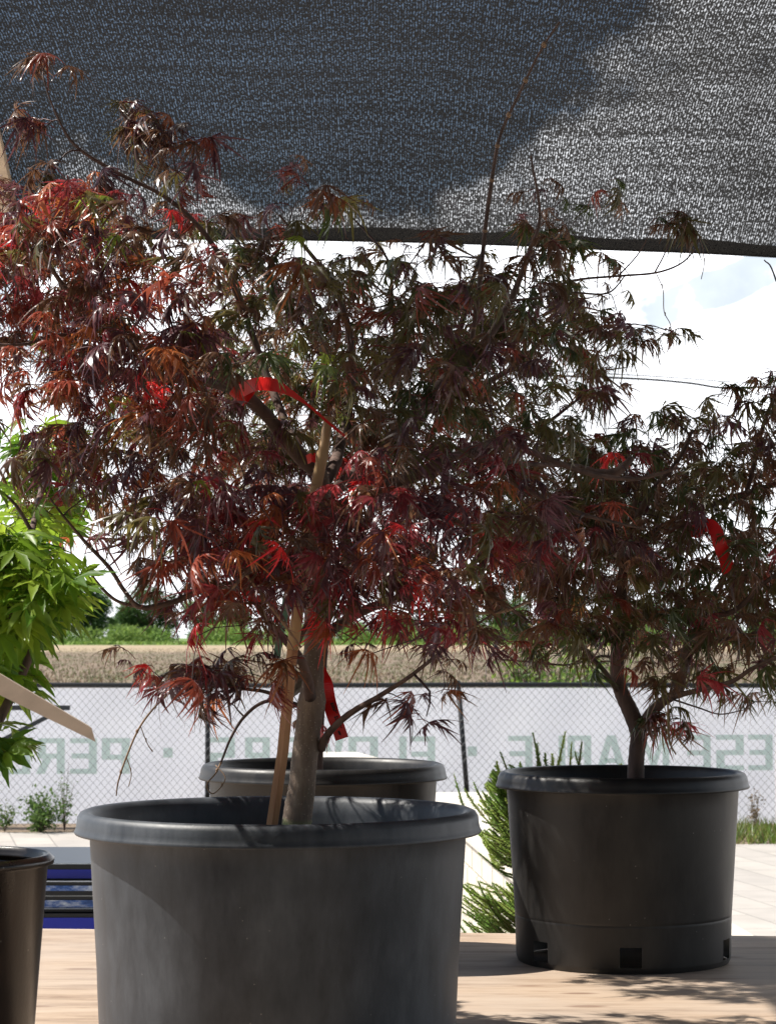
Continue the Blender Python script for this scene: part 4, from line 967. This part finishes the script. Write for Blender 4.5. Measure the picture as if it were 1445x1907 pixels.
mb = MB(); mb.tube(pts[3:], rr[3:], 12); unpar(mb.build('upper_cane', simple('cane_upper', (.5, .33, .17), .5, var=.25, scale=40, stretch=(1, 1, .15)), cane, True))

def ribbon(name, pts, width, mat, parent=None, twist=None, up=Vector((0, 0, 1))):
    sp = spline([tuple(p) for p in pts], 7); vs, fs = [], []; n = len(sp)
    for i, p in enumerate(sp):
        p = Vector(p); t = Vector(sp[min(i+1, n-1)])-Vector(sp[max(0, i-1)]); t.normalize()
        s = t.cross(Vector((0, 1, 0))).normalized()
        if twist: a = twist(i/(n-1)); s = s*math.cos(a)+Vector((0, 1, 0))*math.sin(a)
        w = width(i/(n-1)) if callable(width) else width
        nn_ = t.cross(s).normalized()*.0003
        vs += [p-s*w+nn_, p+s*w+nn_, p+s*w-nn_, p-s*w-nn_]
    for i in range(n-1):
        a, b = 4*i, 4*i+4
        for k in range(4): k2 = (k+1) % 4; fs.append((a+k, a+k2, b+k2, b+k))
    fs += [(0, 3, 2, 1), (4*n-4, 4*n-3, 4*n-2, 4*n-1)]
    return mesh_obj(name, vs, fs, mat, parent)
tp = thing('marking_tape', 'red marking tape arching from a branch over the cane top', 'tape', 'red marking tapes', tuple(P(450, 730, 3.42)))
unpar(ribbon('ribbon', [P(448, 728, 3.46), P(475, 716, 3.42), P(505, 716, 3.40), P(535, 728, 3.41), P(575, 755, 3.42), P(615, 790, 3.44), P(665, 830, 3.46)], lambda t: .010 if t < .35 else .010-.008*min(1, (t-.35)/.3), M_red, tp))
mb = MB(); a, b = P(437, 718, 3.48), P(462, 742, 3.48); ax = (P(470, 715, 3.48)-P(440, 745, 3.48)).normalized()
ring = []
for k in range(16):
    pass
dirv = (P(400, 690, 3.5)-P(470, 748, 3.5)).normalized(); ctr = P(452, 731, 3.52)
mb.tube([ctr-dirv*.014, ctr+dirv*.014], [.016, .015], 18, False); unpar(mb.build('loop', M_red, tp, True))
tp2 = thing('marking_tape', 'red hanging tape tag with black writing right of the trunk', 'tape', 'red marking tapes', tuple(P(605, 1270, 3.62)))
unpar(ribbon('ribbon', [P(598, 1245, 3.64), P(608, 1270, 3.62), P(612, 1300, 3.62), P(620, 1330, 3.61), P(630, 1355, 3.61), P(637, 1376, 3.61)], .0105, M_red, tp2, lambda t: .9 if t < .1 else .9*max(0, 1-(t-.1)*3)))
mb = MB()
for (a, b) in [((617, 1310), (623, 1326)), ((620, 1309), (628, 1330)), ((624, 1335), (632, 1356)), ((628, 1334), (637, 1358)), ((631, 1362), (634, 1369))]:
    A, B = P(a[0], a[1], 3.609), P(b[0], b[1], 3.599)
    nseg = 6
    for k in range(nseg):
        s = (k+.2)/nseg; c = A.lerp(B, s); mb.box(c, (.0028, .0005, .0016 if k % 2 else .0026), Matrix.Rotation(.35, 3, 'Y'))
unpar(mb.build('writing', M_ink, tp2))
tp3 = thing('marking_tape', 'red marking tape looped over a branch in the right maple', 'tape', 'red marking tapes', tuple(P(1320, 985, 4.3)))
unpar(ribbon('ribbon', [P(1290, 1000, 4.32), P(1300, 985, 4.28), P(1318, 978, 4.25), P(1332, 990, 4.24), P(1340, 1015, 4.24), P(1350, 1042, 4.25), P(1357, 1066, 4.26)], .0125, M_red, tp3))
tp4 = ribbon('marking_tape', [P(572, 856, 3.57), P(582, 852, 3.55), P(594, 856, 3.54)], .007, M_red); tag(tp4, 'small red tape end just left of the cane top joint', 'tape', 'red marking tapes')
M_tie = simple('grey_tie', (.35, .32, .28), .8, var=.25, scale=60, bump=.4)
tie = thing('tree_tie', 'wrinkled grey cloth tie wrapped between the cane and the trunk', 'tie', None, tuple(P(540, 1290, 3.6)))
vs, fs = [], []
for i in range(9):
    for j in range(7):
        u, v = i/8, j/6; px = 508+u*62; w = 22+70*u*(1-u)*1.2
        p = P(px, 1292-u*30+(v-.5)*w, 3.65+.02*math.sin(v*14+u*4)-.012*u); vs.append(p)
for i in range(8):
    for j in range(6): a = i*7+j; fs.append((a, a+1, a+8, a+7))
o = unpar(mesh_obj('cloth', vs, fs, M_tie, tie, True)); so = o.modifiers.new('s', 'SOLIDIFY'); so.thickness = .003
gt = ribbon('green_tie', [P(536, 1105, 3.55), P(531, 1130, 3.55), P(528, 1160, 3.56), P(520, 1190, 3.58), P(516, 1225, 3.6)], .0055, simple('green_tie', (.18, .38, .28), .45, var=.15))
tag(gt, 'pale green plastic tie hanging left of the cane', 'tie')

# pale lath jutting in from the left, carried by a post out of the picture
lath = thing('wooden_lath', 'pale wooden lath with an angled end jutting in from the left', 'lath', None, tuple(P(-300, 1130, 2.9)))
A, B = P(-260, 1134, 2.45), P(181, 1371, 2.7)
dv = (B-A).normalized(); up = dv.cross(Vector((0, 1, 0))).normalized()
if up.z < 0: up = -up
nb = dv.cross(up).normalized()
def lp(s, u, t): return A.lerp(B, s) + up*u + nb*t
wA, wB = .0165, .0060
prof = [(0, wA), (0, -wA), (.985, -wB-.0005), (.955, wB)]
vs = [A.lerp(B, s)+up*u+nb*t for t in (-.004, .004) for s, u in prof]
# the end is cut at an angle
vs[2] = B - up*wB + nb*-.004; vs[6] = B - up*wB + nb*.004
fs = [(0, 1, 2, 3), (7, 6, 5, 4), (0, 4, 5, 1), (1, 5, 6, 2), (2, 6, 7, 3), (3, 7, 4, 0)]
unpar(mesh_obj('blade', vs, fs, M_lath, lath))
mb = MB(); mb.bar((A.x-.02, A.y, .004), (A.x-.02, A.y, A.z+.15), .06, .06); unpar(mb.build('post', M_wood_pale, lath))

# ------------------------------------------------------------------ spruce
def spruce(label, X, Y, shoots, seed, h):
    rg = np.random.default_rng(seed); t = thing('young_spruce', label, 'spruce', None, (X, Y, 0))
    mb = MB(); mb.tube([(X, Y, 0), (X, Y, h*.5), (X+.01, Y, h*.95)], [.014, .010, .004], 8); Vs, Cs = [], []
    for (a, c, b) in shoots:
        a, b, c = Vector(a), Vector(b), Vector(c)
        pts = [Vector(p) for p in spline([tuple(a), tuple(c), tuple(b)], 8)]
        mb.tube(pts, [.0035*(1-.7*i/len(pts)) for i in range(len(pts))], 5)
        L = sum((pts[i+1]-pts[i]).length for i in range(len(pts)-1)); n = int(L*1500); base = np.array([(.20, .30, .06), (.28, .36, .09), (.14, .24, .05)][rg.integers(0, 3)])
        for k in range(n):
            s = rg.random(); i = min(len(pts)-2, int(s*(len(pts)-1))); f = s*(len(pts)-1)-i; p = pts[i].lerp(pts[i+1], f); tt = (pts[i+1]-pts[i]).normalized()
            r = Vector(rg.normal(size=3)); r = (r-tt*r.dot(tt)).normalized(); dd = (r*.8+tt*.75).normalized(); ln = .012*rg.uniform(.7, 1.1)*(1-.45*max(0, s-.7)/.3)
            sd = dd.cross(tt).normalized()*.0016; Vs += [p-sd, p+sd, p+dd*ln]; Cs += [(base*(1+.5*s))*rg.uniform(.75, 1.25)]*3
    unpar(mb.build('branches', simple('spruce_stem', (.16, .15, .05), .7), t, True)); V = np.array([tuple(v) for v in Vs])
    unpar(tris('needles', V, np.arange(len(V)).reshape(-1, 3), np.array(Cs), M_needle, t)); return t
SY = 5.75; sh = []; rgs = np.random.default_rng(5)
def S(px0, py0, px1, py1, bend=8, dy=.0, base_dy=.0):
    a = P(px0, py0, SY+base_dy); b = P(px1, py1, SY+dy); c = (a+b)/2+Vector((0, 0, -PX(bend, SY))); sh.append((a, c, b))
for (a, b, c2_, d2_) in [(872, 1530, 845, 1442), (900, 1520, 865, 1470), (905, 1500, 882, 1458), (930, 1520, 900, 1478), (950, 1500, 925, 1462), (960, 1470, 932, 1402), (1010, 1440, 992, 1366), (1002, 1440, 1000, 1385),
        (1020, 1450, 1014, 1402), (1035, 1440, 1052, 1364), (1060, 1440, 1064, 1384), (1075, 1440, 1083, 1382), (1085, 1450, 1070, 1400), (1160, 1440, 1155, 1424), (1030, 1450, 1028, 1405), (975, 1450, 968, 1420)]:
    S(a, b, c2_, d2_, 3, rgs.uniform(-.1, .1))
for k in range(230):
    y0 = rgs.uniform(1460, 1600); x1 = rgs.uniform(885, 1010)-(0 if y0 > 1500 else 0); x0 = x1+rgs.uniform(40, 90); y1 = y0-rgs.uniform(-5, 45)
    if y1 > 1510: x1 = max(x1, 868+(y1-1510)*.55)
    if y1 < 1500: x1 = max(x1, 905-(y1-1460)*.5)
    S(x0, y0+15, x1, y1, rgs.uniform(2, 16), rgs.uniform(-.2, .15), rgs.uniform(-.1, .1))
S(985, 1632, 890, 1588, 14); S(940, 1618, 905, 1600, 4); S(980, 1640, 920, 1615, 6)
for k in range(110):
    x1 = rgs.uniform(855, 1000); y1 = 1640+rgs.uniform(0, 85)+max(0, (900-x1))*.15; S(x1+rgs.uniform(40, 90), y1+rgs.uniform(25, 70), x1, y1, rgs.uniform(0, 10), rgs.uniform(-.15, .15))
S(930, 1720, 858, 1645, 4); S(925, 1705, 866, 1678, 4); S(985, 1700, 942, 1656, 5)
for k in range(46):
    a = rgs.uniform(0, 6.28); z = rgs.uniform(.15, 1.15); r = .12+.3*(1.35-z); X0 = P(1060, 1500, SY).x
    a3 = Vector((X0, SY+.05, z)); b3 = a3+Vector((abs(math.cos(a))*r, math.sin(a)*r*.7, .1)); sh.append((a3, (a3+b3)/2-Vector((0, 0, .02)), b3))
spruce('young green spruce with upright pale shoots between the middle and right pots', P(1060, 1500, SY).x, SY+.05, sh, 8, 1.25)

# ------------------------------------------------------------------ shade cloth
hemx = [-200, 40, 230, 400, 600, 800, 1000, 1120, 1295, 1445, 1800]; hemy = [450, 447, 446, 447, 449, 453, 460, 466, 472, 480, 500]
prof = [(7.5, 0), (7.35, .055), (7.06, .155), (6.6, .26), (5.9, .345), (5.0, .385), (4.0, .40), (2.6, .40), (1.0, .36), (-8.0, .20)]
ledge = [(7.5, -1.20), (7.06, -1.215), (6.6, -1.16), (5.9, -1.09), (5.0, -1.01), (4.0, -1.03), (2.9, -1.05), (1.5, -2.2), (-8.0, -5)]  # unseen cloth behind and beside the camera, added to cut ambient light
def interp(tab, x):
    tab = sorted(tab); return float(np.interp(x, [a for a, b in tab], [b for a, b in tab]))
NU, NV = 100, 90; vs, fs, uv = [], [], []
def cloth_pt(u, D):
    xl = interp(ledge, D); x = xl + (4.6-xl)*u
    px = 722.5+x/7.5*FPX; hz = P(722.5, float(np.interp(px, hemx, hemy)), 7.5).z
    k = min(1, max(0, (7.5-D)/2.5))
    z = (hz*(1-k)+2.93*k) + interp(prof, D) + (.012*math.sin(x*3.1+D*1.3)+.010*math.sin(x*7+D*2.1))*min(1, (7.5-D)*2)
    return Vector((x, D, z))
Ds = [7.5-(15.5)*(j/NV)**1.5 for j in range(NV+1)]
arc = 0; prev = None
for j, D in enumerate(Ds):
    c = cloth_pt(.5, D); arc += (c-prev).length if prev else 0; prev = c
    for i in range(NU+1): p = cloth_pt(i/NU, D); vs.append(p); uv.append((p.x, arc))
for j in range(NV):
    for i in range(NU): a = j*(NU+1)+i; fs.append((a, a+1, a+NU+2, a+NU+1))
def cloth_mat():
    m, n, l, b = new_mat('shade_mesh')
    b.inputs['Specular IOR Level'].default_value = .2; b.inputs['Base Color'].default_value = (.006, .006, .0065, 1); b.inputs['Roughness'].default_value = .6
    t = N(n, 'ShaderNodeUVMap', uv_map='UVMap')
    mp = N(n, 'ShaderNodeMapping'); mp.inputs['Scale'].default_value = (165, 56, 1); l.new(t.outputs[0], mp.inputs[0])
    no = N(n, 'ShaderNodeTexNoise', noise_dimensions='2D'); no.inputs['Scale'].default_value = 1; no.inputs['Detail'].default_value = 2.5; no.inputs['Roughness'].default_value = .7; l.new(mp.outputs[0], no.inputs['Vector'])
    s = N(n, 'ShaderNodeSeparateXYZ'); l.new(t.outputs[0], s.inputs[0])
    rib = M('MULTIPLY', M('ADD', M('SINE', M('MULTIPLY', s.outputs['X'], 2*math.pi/.0075, n, l), None, n, l), 0.0, n, l), .075, n, l)
    mp2 = N(n, 'ShaderNodeMapping'); mp2.inputs['Scale'].default_value = (1.2, 16, 1); l.new(t.outputs[0], mp2.inputs[0])
    n2 = N(n, 'ShaderNodeTexNoise', noise_dimensions='2D'); n2.inputs['Scale'].default_value = 1; n2.inputs['Detail'].default_value = 5; l.new(mp2.outputs[0], n2.inputs['Vector'])
    f = M('ADD', M('ADD', no.outputs[0], rib, n, l), M('MULTIPLY', M('SUBTRACT', n2.outputs[0], .5, n, l), .17, n, l), n, l)
    r = N(n, 'ShaderNodeValToRGB'); r.color_ramp.elements[0].position = .54; r.color_ramp.elements[1].position = .72
    r.color_ramp.elements[0].color = (.012, .012, .012, 1); r.color_ramp.elements[1].color = (.56, .56, .57, 1)
    l.new(f, r.inputs[0])
    tr = N(n, 'ShaderNodeBsdfTransparent'); td = N(n, 'ShaderNodeBsdfTranslucent'); td.inputs[0].default_value = (.004, .0035, .0035, 1)
    m1 = N(n, 'ShaderNodeMixShader'); m1.inputs[0].default_value = .35; l.new(b.outputs[0], m1.inputs[1]); l.new(td.outputs[0], m1.inputs[2])
    m2 = N(n, 'ShaderNodeMixShader'); l.new(r.outputs[0], m2.inputs[0]); l.new(m1.outputs[0], m2.inputs[1]); l.new(tr.outputs[0], m2.inputs[2])
    l.new(m2.outputs[0], n['Material Output'].inputs[0]); return m
sc = thing('shade_cloth', 'black knitted shade cloth stretched overhead with sky showing through', 'shade cloth', None, tuple(cloth_pt(.5, 7.5)))
o = mesh_obj('mesh_panel', vs, fs, cloth_mat(), sc, True)
ul = o.data.uv_layers.new(name='UVMap'); 
for lp_ in o.data.loops: ul.data[lp_.index].uv = uv[lp_.vertex_index]
unpar(o)
# hem: folded band with grommets
hemw = .040; vs, fs = [], []
for i in range(NU+1):
    p = cloth_pt(i/NU, 7.5); wv = .0
    w_ = hemw*(1+.12*math.sin(i*.7))*(.85 if p.x < -.4 else 1.1)
    for dy, dz in ((-.004, .0), (.004, .0), (.004, w_), (-.004, w_)): vs.append(p+Vector((0, dy-.002, dz)))
for i in range(NU):
    a, b = 4*i, 4*i+4
    for k in range(4): k2 = (k+1) % 4; fs.append((a+k, b+k, b+k2, a+k2))
M_hem = simple('hem_band', (.022, .014, .012), .6, var=.35, scale=40, bump=.4, stretch=(3, 1, .3))
unpar(mesh_obj('hem', vs, fs, M_hem, sc))
def torus(c, R0, r0, nrm=Vector((0, 1, 0))):
    vs, fs = [], []
    for i in range(24):
        a = 2*math.pi*i/24
        for j in range(8):
            b = 2*math.pi*j/8; rr = R0+r0*math.cos(b); vs.append(c+Vector((rr*math.cos(a), r0*math.sin(b)*.6, rr*math.sin(a))))
    for i in range(24):
        for j in range(8): fs.append((i*8+j, ((i+1) % 24)*8+j, ((i+1) % 24)*8+(j+1) % 8, i*8+(j+1) % 8))
    return vs, fs
M_sky_disc, _n, _l, _b = new_mat('grommet_light')
_t = N(_n, 'ShaderNodeBsdfTranslucent'); _t.inputs[0].default_value = (.95, .95, .95, 1); _l.new(_t.outputs[0], _n['Material Output'].inputs[0])  # solid white translucent disc stands in for sky light through the grommet hole
M_lit = simple('grommet_pale', (.8, .78, .74), .35, metal=.1, var=.1)
for gx in (1295, 1900):
    c = P(gx, 463, 7.49); u = (c.x-interp(ledge, 7.5))/(4.6-interp(ledge, 7.5)); cc = cloth_pt(u, 7.5)+Vector((0, -.009, .022)); vs, fs = torus(cc, .013, .005); o = unpar(mesh_obj('grommet', vs, fs, M_lit, sc, True))
    mb = MB(); mb.tube([cc+Vector((0, .014, 0)), cc+Vector((0, -.001, 0))], .010, 16); unpar(mb.build('grommet_sky_disc', M_sky_disc, sc))
# wooden rafter along the cloth's left edge
rf = thing('wooden_rafter', 'pale wooden rafter along the left edge of the shade cloth', 'beam', None, (-1.5, 6, 0))
vs, fs = [], []
Dr = [7.6, 7.4, 7.2, 7.0, 6.6, 6.2, 5.8, 5.0, 4.0]
pa, pb = cloth_pt(0, 7.5), cloth_pt(0, 5.0)
mb = MB(); a = pa+Vector((-.060, .06, -.06)); b = cloth_pt(0, 6.8)+Vector((-.045, .06, -.02)); b2 = a+(b-a)*3.6; mb.bar(a-(b-a)*.15, b2, .13, .04); unpar(mb.build('rafter', M_wood_pale, rf))
mb = MB(); q = a+(b-a)*1.7; mb.bar((q.x-.07, q.y, 0.004), (q.x-.07, q.y, q.z+.1), .09, .09); unpar(mb.build('post', M_wood_pale, rf))
